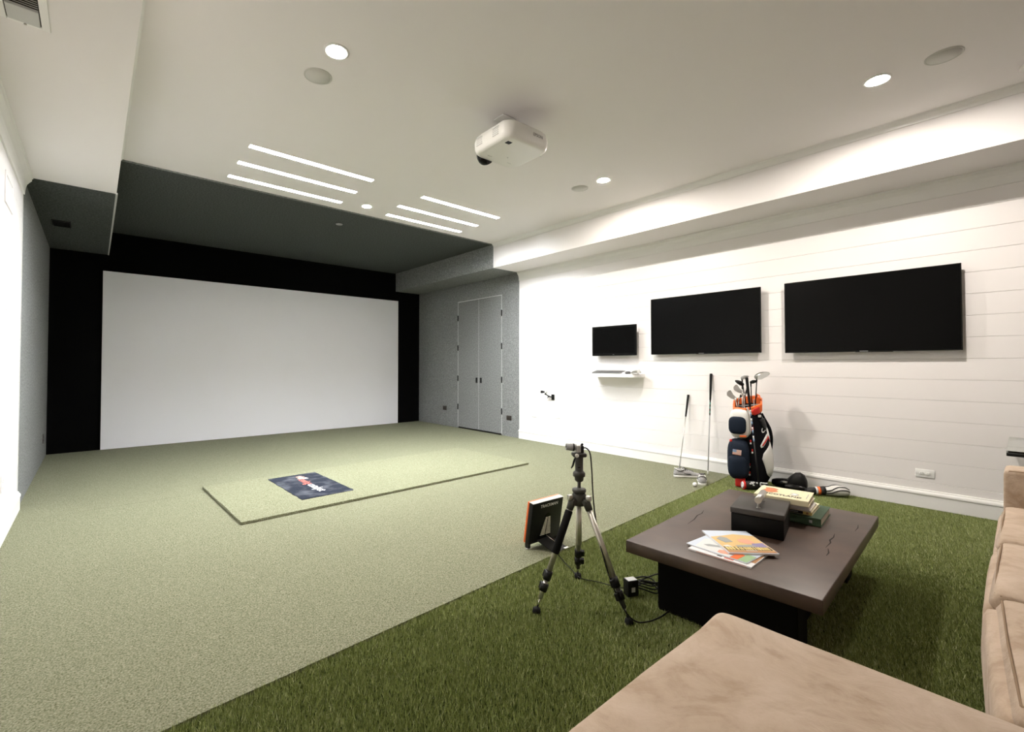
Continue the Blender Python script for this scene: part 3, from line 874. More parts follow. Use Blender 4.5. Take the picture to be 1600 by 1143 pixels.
# ================================================================== COFFEE TABLE
TZ = .345
TA = math.radians(2.6)
t = thing('coffee_table', 'low dark-stained square-edged coffee table with thick cracked top', 'coffee table', (2.838, .944, 0), TA)
mb().box((-.722, -.408, TZ - .060), (.722, .408, TZ), .004, 2).build('table_top', M['tabletop'], t)
mb().box((-.60, -.30, -.004), (-.45, .30, TZ - .060), .004, 1).build('slab_leg', M['tablebase'], t)
mb().box((.45, -.30, -.004), (.60, .30, TZ - .060), .004, 1).build('slab_leg', M['tablebase'], t)
mb().box((-.45, -.24, -.004), (.45, .24, TZ - .060), .004, 1).build('centre_plinth', M['tablebase'], t)
IT = (TR(2.838, .944, 0) @ RZ(TA)).inverted()
def crack(pts, w):
    q = [IT @ Vector((x, y, 0)) for x, y in pts]
    n_ = len(q); vv = []
    for i, p in enumerate(q):
        d = (q[min(i + 1, n_ - 1)] - q[max(i - 1, 0)]).normalized(); nn = Vector((-d.y, d.x, 0))
        ww = w * math.sin(PI * (i + .3) / (n_ - .4))
        vv += [(p.x + nn.x * ww, p.y + nn.y * ww, TZ + .0005), (p.x - nn.x * ww, p.y - nn.y * ww, TZ + .0005)]
    mb().add(vv, [(2 * i, 2 * i + 2, 2 * i + 3, 2 * i + 1) for i in range(n_ - 1)]).build('crack', M['crack'], t)
crack([(2.58, 1.229), (2.68, 1.240), (2.77, 1.262), (2.83, 1.262), (2.90, 1.281)], .003)
crack([(2.767, .639), (2.86, .640), (2.90, .652), (2.96, .650), (3.03, .660)], .0035)
crack([(2.65, .610), (2.70, .612), (2.76, .628)], .003)
crack([(3.16, .60), (3.24, .602), (3.30, .612)], .002)

# keepsake box
t = thing('keepsake_box', 'black leather box with metal bar handle on the coffee table', 'box', (2.832, .943, TZ), math.radians(11))
mb().box((-.157, -.119, 0), (.157, .119, .100), .005, 2).build('body', M['boxm'], t)
ld = mb().box((-.161, -.122, .100), (.161, .122, .130), .004, 2).build('lid', M['boxlid'], t)
mb().tube([(-.105, 0, .172), (.098, 0, .172)], .0165, 18).build('handle_bar', M['steel'], ld)
for sx in (-.092, .085):
    mb().tube([(sx, 0, .128), (sx, 0, .160)], .006, 10).build('handle_post', M['steel'], ld)
    mb().lathe([(.010, .130), (.010, .133), (.004, .134)], 14, TR(sx, 0, 0)).build('post_collar', M['steel'], ld)

# books: local x = across the spine to the fore-edge, y along the spine; the spine is at -x
def book(lab, cx, cy, z, w, l, h, rz, mc, spine=None, grp='books stacked on the coffee table'):
    t = thing('book', lab, 'book', (cx, cy, z), math.radians(rz), grp)
    th = min(.0035, h * .18)
    mb().box((-w / 2, -l / 2, 0), (w / 2, l / 2, th), .0008, 1).build('back_cover', mc, t)
    mb().box((-w / 2, -l / 2, h - th), (w / 2, l / 2, h), .0008, 1).build('front_cover', mc, t)
    mb().box((-w / 2 - .001, -l / 2, th * .5), (-w / 2 + .004, l / 2, h - th * .5), .001, 1).build('spine', spine or mc, t)
    mb().box((-w / 2 + .004, -l / 2 + .004, th), (w / 2 - .004, l / 2 - .004, h - th)).build('page_block', M['paper'], t)
    return t
zb = TZ
b1 = book('large dark green hardback at the bottom of the book stack', 3.228, .925, zb, .315, .36, .045, 5, M['green']); zb += .045
mb().box((-.1590, -.14, .014), (-.1584, -.125, .030)).build('spine_mark', M['greyprint'], b1)
b2 = book('thin book with black spine and yellow end second from the stack bottom', 3.222, .915, zb, .235, .25, .021, 5, M['cream'], M['ink']); zb += .021
mb().box((-.1205, -.125, .002), (-.1178, -.083, .019)).build('spine_end', M['yellow'], b2)
mb().lathe([(.006, 0), (.006, .0006), (.001, .0006)], 12, frame((-.1206, -.104, .0105), (0, 1, 0), (0, 0, -1), (-1, 0, 0))).build('spine_dot', M['brownprint'], b2)
mb().box((-.1190, -.06, .008), (-.1184, .09, .0125)).build('spine_lettering', M['greyprint'], b2)
b3 = book('thin cream paperback between the black-spined and the white book', 3.195, .918, zb, .215, .25, .011, 6, M['paper']); zb += .011
b4 = book('thick white book right under the book about Scotland', 3.175, .917, zb, .198, .24, .032, 6, M['bookwhite']); zb += .032
b5 = book('cream hardback with rust map and SCOTLAND title topping the stack', 3.137, .922, zb, .245, .262, .032, 8, M['cream']); zt = .0325
text('title_lettering', 'SCOTLAND', .042, M['ink'], b5, frame((-.066, -.005, zt), (0, -1, 0), (1, 0, 0), (0, 0, 1)), bold=.0006, sx=.80)
mb().prism([(-.030, .10), (-.005, .11), (.035, .095), (.075, .105), (.085, .06), (.06, .035), (.03, .045), (.0, .028), (-.02, .045), (-.036, .06)], zt - .0004, zt + .0004).build('map_print', M['rust'], b5)
mb().prism([(-.03, -.03), (.0, -.045), (.02, -.03), (.03, -.055), (.0, -.075), (-.035, -.06)], zt - .0004, zt + .0003).build('drawing_print', M['greyprint'], b5)
mb().prism([(-.02, -.033), (.0, -.047), (.014, -.036), (.02, -.053), (.0, -.068), (-.026, -.056)], zt, zt + .0006).build('drawing_fill', M['whiteprint'], b5)
mb().box((-.06, -.115, zt - .0004), (.05, -.112, zt + .0003)).build('border_print', M['greyprint'], b5)

# magazines
def magazine(lab, cx, cy, z, w, l, h, rz, mc):
    """w along local x, l along local y; spine on -y"""
    t = thing('magazine', lab, 'magazine', (cx, cy, z), math.radians(rz), 'magazines on the coffee table')
    mb().box((-w / 2, -l / 2, 0), (w / 2, l / 2, h - .001), .0006, 1).build('pages', M['bookwhite'], t)
    mb().box((-w / 2 - .0006, -l / 2 - .0006, h - .001), (w / 2 + .0006, l / 2 + .0006, h), 0).build('cover', mc, t)
    return t
def prints(t, h, items):
    for i, (name, m, poly) in enumerate(items):
        mb().prism(poly, h - .0004, h + .0003 + .00025 * i).build(name, m, t)
# bottom one: long edge runs along y
m1 = magazine('white magazine with small red spine print at the bottom of the pile', 2.328, .921, TZ, .21, .277, .008, 0.8, M['bookwhite'])
prints(m1, .008, [('red_print', M['redprint'], [(-.095, -.02), (-.082, -.02), (-.082, -.06), (-.095, -.06)]), ('black_print', M['ink'], [(-.090, .012), (-.080, .012), (-.080, -.008), (-.090, -.008)]),
                  ('corner_print', M['brownprint'], [(-.05, -.136), (.10, -.136), (.10, -.10), (-.05, -.10)])])
mb().box((-.1056, -.12, .003), (-.1050, .10, .005)).build('spine_lettering', M['salmon'], m1)
m2 = magazine('pale magazine with sketched golfers in the middle of the pile', 2.352, .937, TZ + .008, .20, .282, .005, -5, M['skyprint'])
h2 = .005
prints(m2, h2, [('white_field', M['whiteprint'], [(-.095, .10), (-.095, -.06), (.09, -.06), (.09, .08), (.03, .12)]),
                ('figure_grey', M['greyprint'], [(-.045, .085), (-.02, .07), (.0, .03), (.02, .0), (.0, -.005), (-.02, .02), (-.05, .06)]),
                ('figure_tan', M['salmon'], [(-.08, .0), (-.05, .005), (-.025, -.03), (-.04, -.06), (-.07, -.045), (-.085, -.02)]),
                ('orange_print', M['orange'], [(-.095, -.065), (-.02, -.065), (-.02, -.098), (-.095, -.098)]),
                ('green_print', M['greenprint'], [(-.095, -.10), (.0, -.10), (.0, -.138), (-.095, -.138)])])
m3 = magazine('glossy golf magazine with yellow title lying askew on the pile top', 2.461, .923, TZ + .013, .224, .290, .009, -43, M['skyprint'])
h3 = .009
prints(m3, h3, [('landscape_print', M['tanprint'], [(-.108, -.14), (.111, -.14), (.111, .075), (.02, .095), (-.05, .07), (-.108, .055)]),
                ('brown_strip', M['brownprint'], [(-.109, -.1405), (.1095, -.1405), (.1095, -.118), (-.109, -.118)])])
k_ = 0
for nm, mm, po in (('sky_patch', 'purple', [(.02, -.09), (.105, -.095), (.105, -.02), (.05, -.03)]), ('figure_salmon', 'salmon', [(.005, .02), (.04, .035), (.06, .02), (.07, -.02), (.03, -.035), (.0, -.01)]),
                   ('figure_grey', 'greyprint', [(-.09, .03), (-.06, .06), (-.035, .04), (-.03, -.01), (-.07, -.02)]), ('figure_dark', 'greyprint', [(-.04, -.055), (.03, -.045), (.06, -.06), (.02, -.08), (-.03, -.08)]),
                   ('figure_white', 'whiteprint', [(-.10, -.06), (-.075, -.05), (-.06, -.075), (-.09, -.085)]), ('title_band', 'ink', [(-.105, -.112), (.105, -.112), (.105, -.074), (-.105, -.074)])):
    k_ += 1; mb().prism(po, h3 + .0003, h3 + .0007 + .0001 * k_).build(nm, M[mm], m3)
rnd = random.Random(5); x = -.10
while x < .097:
    w_ = rnd.choice((.006, .008, .011)); 
    mb().box((x, -.110, h3 + .0010), (x + w_, -.077, h3 + .0017)).build('title_stroke', M['yellow'], m3); x += w_ + rnd.choice((.003, .003, .006))
mb().box((-.02, -.121, h3 + .0003), (.03, -.116, h3 + .0009)).build('subtitle', M['whiteprint'], m3)

# ================================================================== TRIPOD WITH CAMERA
tc_ = Vector((1.965, 1.508, 0))
t = thing('tripod', 'silver and black photo tripod with pistol-grip head on the turf', 'tripod', tc_)
def loc(p): return Vector(p) - tc_
feet = [Vector((1.723, 1.588, .012)), Vector((2.190, 1.692, .012)), Vector((1.991, 1.236, .012))]
ap = Vector((0, 0, .545))
mb().lathe([(.030, .505), (.036, .520), (.036, .560), (.028, .572)], 20).build('spider', M['tripodp'], t)
mb().lathe([(.033, .574), (.036, .576), (.036, .588), (.030, .592), (.018, .596)], 24).build('platform', M['tripodp'], t)
mb().tube([(0, 0, .30), (0, 0, .52)], .0125, 14).build('centre_column', M['alu'], t)
for i, f_ in enumerate(feet):
    f0 = loc(f_)
    d = Vector((f0.x, f0.y, 0)).normalized()
    top = Vector((d.x * .040, d.y * .040, .535))
    bot = Vector((f0.x, f0.y, .012)); ax = (bot - top)
    ln_ = ax.length; ax.normalize()
    P = lambda s_: top + ax * s_
    side = ax.cross(Vector((0, 0, 1))).normalized()
    lg_ = mb().tube([P(.03), P(ln_ * .68)], .0145, 14).build('leg', M['alu'], t)
    k_ = mb().tube([P(-.012), P(.015), P(.05)], [.017, .021, .018], 10)
    k_.tube([top - side * .024 + ax * .005, top + side * .024 + ax * .005], .011, 10)
    k_.build('hinge_casting', M['tripodp'], lg_)
    mb().box((-.012, -.012, -.010), (.012, .012, .016), .003, 2, frame(top + d * .016 + Vector((0, 0, .012)), d, Vector((0, 0, 1)).cross(d), (0, 0, 1))).build('angle_lock', M['steel'], lg_)
    if i == 0:
        mb().tube([P(.055), P(.06), P(.275), P(.28)], [.017, .0195, .0195, .017], 14).build('foam_sleeve', M['foam'], lg_)
    for a_, b_ in ((.655, .735), (.765, .835)):
        c_ = mb().tube([P(ln_ * a_), P(ln_ * b_)], .0195, 12)
        c_.box((-.012, -.010, -.018), (.016, .010, .018), .003, 1, frame(P(ln_ * (a_ + b_) / 2) + side * .018, side, ax.cross(side), ax))
        c_.build('leg_clamp', M['blackp'], lg_)
    mb().tube([P(ln_ * .73), P(ln_ * .90)], .0115, 12).build('lower_section', M['tripodp'] if i else M['alu'], lg_)
    mb().tube([P(ln_ * .89), P(ln_ * .975)], .005, 8).build('spike', M['chrome'], lg_)
    mb().lathe([(.019, -.014), (.021, .0), (.017, .016), (.008, .020)], 16, TR(bot.x, bot.y, .004)).build('rubber_foot', M['rubber'], lg_)
# pistol grip head
hd = mb().tube([(0, 0, .590), (0, 0, .598), (0, 0, .612), (0, 0, .636)], [.014, .009, .008, .011], 14).build('ball_stem', M['tripodp'], t)
gr = mb().lathe([(.016, .628), (.022, .634), (.024, .652), (.031, .655), (.032, .672), (.027, .680), (.021, .684), (.021, .720), (.0225, .757), (.016, .760)], 22).build('grip_body', M['tripodp'], t)
R2, F2 = Vector((rt.x, rt.y, 0)).normalized(), Vector((fw.x, fw.y, 0)).normalized()
GF = frame((0, 0, 0), R2, F2, (0, 0, 1))
mb().tube([(-.022, -.006, .752), (-.028, -.008, .735), (-.034, -.008, .712), (-.042, -.008, .698)], [.004, .0055, .005, .003], 8, T=GF).build('trigger_lever', M['blackp'], gr)
mb().box((-.036, -.030, .757), (.036, .030, .779), .008, 2, GF).build('clamp_plate', M['tripodp'], gr)
mb().lathe([(.010, 0), (.010, .006), (.002, .007)], 16, GF @ frame((-.018, -.030, .768), (1, 0, 0), (0, 0, 1), (0, -1, 0))).build('level_vial', M['bagwhite'], gr)
mb().box((-.010, -.021, .700), (.004, -.018, .708), .002, 1, GF).build('tension_knob', M['blackp'], gr)
# camera mounted on the head
t2 = thing('small_camera', 'small cylindrical black camera clamped on top of the tripod', 'camera', (tc_.x, tc_.y, .779))
cb = mb().box((-.016, -.020, .002), (.006, .020, .038), .002, 1, GF).build('mount_block', M['lgrey'], t2)
cr = mb().box((.006, -.018, 0), (.022, .018, .036), .002, 1, GF)
cr.tube([(.012, 0, .036), (.020, 0, .046)], .006, 8, T=GF)
cr.build('connector_block', M['blackp'], t2)
mb().tube([(-.016, 0, .026), (-.026, 0, .0265), (-.028, 0, .0265), (-.046, 0, .028), (-.047, 0, .028), (-.068, 0, .030)], [.016, .016, .0195, .0195, .018, .018], 20, T=GF).build('lens_barrel', M['greyp'], t2)
mb().tube([(-.026, 0, .0265), (-.034, 0, .027)], .0205, 20, T=GF).build('focus_ring', M['blackp'], t2)
mb().tube([(-.068, 0, .030), (-.0685, 0, .030)], .014, 18, T=GF).build('lens_glass', M['tv'], t2)
# hanging data cable
def gl(u_, v_, z): return tc_ + R2 * u_ + F2 * v_ + Vector((0, 0, z))
t = thing('camera_cable', 'black cable running from the tripod camera down to the turf', 'cable', (tc_.x, tc_.y, 0))
def smooth_path(pts, k=6):
    pts = [Vector(p) for p in pts]; out = []
    P_ = [pts[0]] + pts + [pts[-1]]
    for i in range(1, len(P_) - 2):
        a, b, c, d = P_[i - 1], P_[i], P_[i + 1], P_[i + 2]
        for j in range(k):
            s_ = j / k
            out.append(.5 * ((2 * b) + (c - a) * s_ + (2 * a - 5 * b + 4 * c - d) * s_ ** 2 + (3 * b - a - 3 * c + d) * s_ ** 3))
    out.append(pts[-1]); return out
path = [gl(.018, -.005, .800), gl(.035, -.008, .803), gl(.055, -.012, .775), gl(.063, -.016, .68), gl(.066, -.022, .58), gl(.070, -.05, .47), gl(.085, -.10, .33), gl(.120, -.15, .18), gl(.165, -.205, .075),
        gl(.215, -.215, .022), gl(.28, -.20, .010), gl(.36, -.16, .012), gl(.42, -.11, .014)]
mb().tube([p - tc_ for p in smooth_path(path)], .0035, 8).build('cord', M['blackp'], t)
t = thing('power_adapter', 'black power brick with coiled cord lying beside the coffee table base', 'power adapter', (2.235, 1.375, .004), math.radians(-25))
mb().box((-.032, -.024, 0), (.032, .024, .085), .004, 2).build('brick', M['blackp'], t)
mb().box((-.027, -.020, .0848), (.027, .020, .0856)).build('rating_label', M['lgrey'], t)
mb().box((-.012, -.027, .025), (.010, -.024, .050), .001, 1).build('side_label', M['lgrey'], t)
ITA = (TR(2.235, 1.375, .004) @ RZ(math.radians(-25))).inverted()
rnd = random.Random(11)
for k in range(5):
    cpt = Vector((2.335, 1.345, 0)) + R2 * rnd.uniform(-.03, .03)
    lp = []
    ra, rb = rnd.uniform(.045, .075), rnd.uniform(.025, .05); ph = rnd.uniform(0, 6)
    for j in range(25):
        a = 2 * PI * j / 24
        q = cpt + R2 * (ra * math.cos(a + ph)) + F2 * (rb * math.sin(a)) + Vector((0, 0, .022 + .012 * k + .010 * math.sin(a * 2 + ph)))
        lp.append(ITA @ q)
    mb().tube(lp, .0038, 8, False).build('cord_loop', M['blackp'], t)
thin = [Vector((2.235, 1.40, .03)), Vector((2.23, 1.46, .016)), Vector((2.21, 1.56, .012)), Vector((2.17, 1.66, .012)), Vector((2.22, 1.76, .012)), Vector((2.27, 1.86, .012)), Vector((2.35, 1.99, .012))]
mb().tube([ITA @ p for p in smooth_path(thin)], .0025, 6).build('lead', M['blackp'], t)

# ================================================================== LAUNCH MONITOR
t = thing('launch_monitor', 'black square radar launch monitor with orange front edge on the carpet', 'launch monitor', (2.40, 2.165, 0), math.radians(-1.5))
tilt = math.radians(9)
LT = TR(0, 0, .038) @ Matrix.Rotation(tilt, 4, 'X')
hw_ = .150
bd = mb().box((-hw_, -.026, 0), (hw_, .010, .285), .004, 2, LT).build('rear_casing', M['blackp'], t)
mb().box((-hw_, .010, 0), (hw_, .026, .285), .003, 2, LT).build('front_panel', M['orange'], t)
mb().box((-hw_ - .0005, -.027, .2845), (hw_ + .0005, .012, .2862), 0, 1, LT).build('top_strip', M['lgrey'], t)
BK = LT @ frame((0, -.0265, 0), (1, 0, 0), (0, 0, 1), (0, -1, 0))
text('maker_lettering', 'TRACKMAN', .030, M['whiteprint'], bd, BK @ TR(.012, .252, 0), bold=.0002, sx=1.05)
mb().prism([(-.06, .03), (.055, .03), (.032, .185), (.010, .195), (-.012, .185)], .0, .0025, BK).build('heat_sink_well', M['blackg'], bd)
for k in range(13):
    zz = .046 + k * .0098
    hw2 = .048 * (1 - k / 13 * .62)
    xc = -.004 + .012 * k / 13
    for sgn in (-1, 1):
        xa = xc + sgn * (hw2 * .5 + .003)
        mb().box((xa - hw2 * .46, zz, .0025), (xa + hw2 * .46, zz + .0052, .006), 0, 1, BK).build('fin', M['paper'], bd)
st = mb().add([(-.08, -.02, .055), (.055, -.02, .055), (.085, -.165, .006), (-.05, -.165, .006), (-.08, -.014, .055), (.055, -.014, .055), (.085, -.159, .000), (-.05, -.159, .000)],
              [(0, 1, 2, 3), (7, 6, 5, 4), (0, 4, 5, 1), (1, 5, 6, 2), (2, 6, 7, 3), (3, 7, 4, 0)]).build('kick_stand', M['blackp'], t)
mb().box((.045, -.172, 0), (.090, -.152, .010), .003, 1).build('stand_tip', M['chrome'], st)
mb().tube([(.0, -.045, .075), (.025, -.10, .04)], .003, 6).build('stand_strut', M['chrome'], st)
for sx in (-hw_ + .014, hw_ - .018):
    fo = mb().box((sx - .010, -.022, .008), (sx + .010, .016, .044), .003, 1).build('foot_post', M['blackp'], t)
    mb().lathe([(.016, 0), (.017, .006), (.010, .010)], 14, TR(sx, -.004, 0)).build('levelling_foot', M['chrome'], fo)

# ================================================================== GOLF BAG
BO = Vector((5.232, 1.842, 0))
K = .00663                                         # metres per photo pixel at the bag's distance
t = thing('golf_bag', 'navy, black and white golf cart bag with orange rim standing by the plank wall', 'golf bag', BO)
F3 = Vector((BO.x, BO.y, 0)).normalized(); R3 = Vector((F3.y, -F3.x, 0)) * .855
BF = frame((0, 0, 0), R3, F3, (0, 0, 1))           # u across, v away, z up
bag = t
prof = [(.012, -.13, .145, .12), (.03, -.15, .165, .135), (.10, -.125, .205, .15), (.20, -.125, .232, .155), (.32, -.125, .230, .155), (.45, -.125, .205, .15), (.58, -.125, .175, .145),
        (.68, -.155, .140, .14), (.76, -.158, .122, .14), (.84, -.158, .122, .14), (.885, -.156, .122, .14)]
def bagprof(z):
    z = max(prof[0][0], min(prof[-1][0], z))
    for a, b in zip(prof, prof[1:]):
        if a[0] <= z <= b[0]:
            k = (z - a[0]) / (b[0] - a[0]); return [a[i] + (b[i] - a[i]) * k for i in (1, 2, 3)]
def surf(th, z, off=0.0):
    l, r, b = bagprof(z); uc, a = (l + r) / 2, (r - l) / 2
    e = .86
    sn, cs = math.sin(th), math.cos(th)
    return Vector((uc + (a + off) * math.copysign(abs(sn) ** e, sn), -(b + off) * math.copysign(abs(cs) ** e, cs), z))
def rimz(u_, v_): return .845 + .36 * v_ + .12 * u_      # the mouth slopes down to the front
rings = []
zz = [.012, .03, .06, .10, .15, .20, .26, .32, .38, .45, .52, .58, .64, .70, .76]
for z in zz: rings.append([surf(2 * PI * k / 40, z) for k in range(40)])
top = []
for k in range(40):
    p = surf(2 * PI * k / 40, .80); p.z = rimz(p.x, p.y) - .05; top.append(p)
rings.append(top)
mb().loft(rings, True, True, BF).build('body', M['bagblack'], t)
def pxu(px): return (px - 1171) * K
def pxz(py): return (757 - py) * K
def patch(name, m, pts, off, bulge=0.0, parent=None, res=6, px=True):
    """a panel that follows the bag's surface; pts are (x, y) on its facing side"""
    uz = [(pxu(a), pxz(b)) for a, b in pts] if px else pts
    c = (sum(q[0] for q in uz) / len(uz), sum(q[1] for q in uz) / len(uz))
    # resample the outline
    dense = []
    for i in range(len(uz)):
        a, b = uz[i], uz[(i + 1) % len(uz)]
        for j in range(4): dense.append((a[0] + (b[0] - a[0]) * j / 4, a[1] + (b[1] - a[1]) * j / 4))
    def P(u_, z, o):
        l, r, b = bagprof(z); uc, a = (l + r) / 2, (r - l) / 2
        q = max(-.985, min(.985, (u_ - uc) / a))
        th = math.copysign(math.asin(abs(q) ** (1 / .86)), q)
        return surf(th, z, o)
    rings = []
    for j in range(1, res + 1):
        s_ = j / res
        o = off + bulge * (1 - s_ ** 3)
        rings.append([P(c[0] + (x - c[0]) * s_, c[1] + (z - c[1]) * s_, o) for x, z in dense])
    rings.append([P(x, z, -.006) for x, z in dense])
    n_ = len(dense)
    vv = [P(c[0], c[1], off + bulge)] + [p for r in rings for p in r]
    ff = [(0, 1 + k, 1 + (k + 1) % n_) for k in range(n_)]
    for j in range(res):
        for k in range(n_):
            a, b = 1 + j * n_ + k, 1 + j * n_ + (k + 1) % n_
            ff.append((a, a + n_, b + n_, b))
    return mb().add(vv, ff, True, BF).build(name, m, parent or t)
def rounded(x0, y0, x1, y1, r=.35, n=5):
    w, h = (x1 - x0) / 2, (y1 - y0) / 2; cx, cy = (x0 + x1) / 2, (y0 + y1) / 2; out = []
    for k in range(24):
        a = 2 * PI * k / 24; e = 2 / n * 1.0
        c_, s_ = math.cos(a), math.sin(a)
        out.append((cx + w * math.copysign(abs(c_) ** e, c_), cy + h * math.copysign(abs(s_) ** e, s_)))
    return out
# upper pocket: white shell with a navy pad
wp = mb().blob((-.096, -.125, .645), (.108, .075, .148), 3.4, 28, 16, BF).build('upper_pocket', M['bagwhite'], t)
mb().blob((-.122, -.190, .632), (.092, .040, .088), 3.4, 24, 14, BF).build('pocket_pad', M['navy'], wp)
mb().box((-.10, -.206, .515), (-.03, -.192, .535), .004, 2, BF).build('pocket_tab', M['orange'], wp)
patch('neck_panel', M['bagwhite'], [(1149, 646), (1148, 637), (1160, 640), (1168, 634), (1174, 645), (1176, 660), (1173, 674), (1166, 680), (1155, 676)], .012, .004)
# lower pocket: two navy bulges
lp = mb().blob((-.115, -.125, .285), (.118, .105, .205), 3.2, 28, 18, BF).build('lower_pocket', M['navy'], t)
mb().blob((-.125, -.185, .225), (.102, .062, .120), 3.2, 24, 14, BF).build('front_pouch', M['navy'], lp)
ar_ = []
for k in range(13):
    a = PI * k / 12
    ar_.append((-.118 - .092 * math.cos(a), -.222 + .030 * abs(math.cos(a)) ** 2, .27 + .085 * math.sin(a)))
mb().tube(ar_, .005, 8, T=BF).build('zip_arch', M['greyp'], lp)
fl_ = lp
FX = frame((-.128, -.238, .367), (.985, .10, -.10), (.10, -.05, .99), (.06, -.99, -.05))
mb().box((-.045, -.026, 0), (.045, .026, .004), .001, 1, BF @ FX).build('flag_patch', M['salmon'], fl_)
mb().box((-.045, 0, .004), (-.006, .026, .0052), 0, 1, BF @ FX).build('flag_canton', M['blueprint'], fl_)
for k in range(4):
    mb().box((-.045 if k > 1 else -.005, .020 - k * .0125, .004), (.045, .0245 - k * .0125, .0050), 0, 1, BF @ FX).build('flag_stripe', M['whiteprint'], fl_)
# red base foot, studs, cords
mb().box((-.150, -.190, .010), (-.045, -.06, .118), .018, 3, BF).build('base_foot', M['red'], t)
mb().loft([[surf(2 * PI * k / 40, z, .006) for k in range(40)] for z in (.004, .030, .055)], True, True, BF).build('base_ring', M['rubber'], t)
for (px, py) in ((1173, 688), (1175.3, 701.5), (1171, 723.5), (1171, 735.5)):
    patch('red_tab', M['red'], [(px - 1.0, py - 4.5), (px + 1.0, py - 4.5), (px + 1.0, py - 1), (px - 1.0, py - 1)], .008)
    patch('white_toggle', M['bagwhite'], rounded(px - 1.2, py - .6, px + 1.2, py + 2.0), .010, .003)
mb().lathe([(.014, 0), (.014, .006), (.006, .008)], 16, BF @ frame((-.19, -.215, .478), (1, 0, 0), (0, 0, 1), (0, -1, 0))).build('red_stud', M['red'], lp)
# right side: white panel, slanted zip, lettering, strap
patch('side_panel', M['bagwhite'], [(1203.5, 686), (1206.5, 695), (1208.5, 712), (1209, 726), (1206, 735), (1201, 739), (1197, 734), (1194, 722), (1190, 711), (1192, 703), (1199, 694)], .010, .006)
zp = patch('zip_surround', M['bagwhite'], [(1187.2, 691.5), (1196.5, 675), (1199.5, 673.6), (1200.2, 677), (1191, 693), (1188.4, 694.4)], .012)
patch('zip_slot', M['red'], [(1189, 691), (1197.2, 677.6), (1198.6, 677.4), (1198.4, 679.2), (1190.4, 691.8)], .015, 0, zp)
patch('strap_loop', M['blackp'], [(1186, 653), (1192, 651), (1196, 660), (1194, 668), (1190, 664)], .020, .004)
patch('buckle_stud', M['bagwhite'], rounded(1184.4, 645.5, 1187.4, 649), .014, .003)
patch('red_accent', M['red'], [(1173, 657), (1176, 660), (1177.5, 668), (1174, 670)], .013)
patch('hip_tab', M['red'], [(1201.5, 680), (1204, 681), (1203.5, 686), (1201.5, 685)], .012)
# script lettering wraps the surface
me = text_mesh('Callaway', .085, extr=0, align='LEFT', bold=.0028, shear=.3)
for q in me.vertices:
    x, y = q.co.x * .75, q.co.y
    u_, z = pxu(1188.5) + x * .70 - y * .30, pxz(671) + x * .55 + y * .70
    l, r, b = bagprof(z); uc, a = (l + r) / 2, (r - l) / 2
    qn = (u_ - uc) / a
    if qn < .97: th = math.copysign(math.asin(abs(qn) ** (1 / .86)), qn)
    else: th = math.asin(.97 ** (1 / .86)) + (qn - .97) * 2.2
    p = surf(th, z, .0035)
    q.co = BF @ p
link('script_lettering', me, M['whiteprint'], t)
# carrying strap hanging on the right
st_ = []
for k in range(15):
    s_ = k / 14
    z = .745 - .36 * s_
    l, r, b = bagprof(z)
    st_.append((r + .006 + .030 * math.sin(PI * s_), .015 + .02 * s_, z))
mb().tube(st_, [.010 + .008 * math.sin(PI * k / 14) for k in range(15)], 8, T=BF, flat=1.6).build('shoulder_strap', M['bagblack'], t)
# sloping orange mouth with dark dividers
hexa = [(-.168, -.03), (-.163, -.112), (-.060, -.158), (.055, -.130), (.128, -.085), (.134, .055), (.060, .135), (-.10, .135), (-.165, .06)]
def rimring(sc, dz):
    return [(x * sc - .015 * (1 - sc), y * sc, rimz(x * sc, y * sc) + dz) for x, y in hexa]
rm = mb()
n_ = len(hexa)
lay = [rimring(1.0, -.060), rimring(1.03, -.045), rimring(1.03, .010), rimring(1.0, .020), rimring(.90, .018), rimring(.88, .005), rimring(.88, -.055)]
rm.add([p for r in lay for p in r], [(i * n_ + k, i * n_ + (k + 1) % n_, (i + 1) * n_ + (k + 1) % n_, (i + 1) * n_ + k) for i in range(len(lay) - 1) for k in range(n_)], False, BF)
ro = rm.build('mouth_rim', M['orange'], t)
mb().prism([(x * .88 - .002, y * .88) for x, y in hexa], .70, .735, BF).build('divider_floor', M['blackp'], ro)
for a_, b_ in (((-.14, -.02), (.115, -.02)), ((-.05, -.13), (-.05, .11)), ((.05, -.11), (.05, .11))):
    mb().tube([(a_[0], a_[1], rimz(*a_) - .012), (b_[0], b_[1], rimz(*b_) - .012)], .007, 8, T=BF).build('divider_bar', M['greyp'], ro)
mb().tube([(.075, .05, .90), (.085, .06, .935), (.105, .01, .925), (.118, -.03, .885)], .010, 8, T=BF).build('grab_handle', M['orange'], ro)
patch('red_collar', M['red'], [(1174, 640), (1178, 636), (1189, 631), (1190, 637), (1186, 643), (1178, 646)], .012, .004)

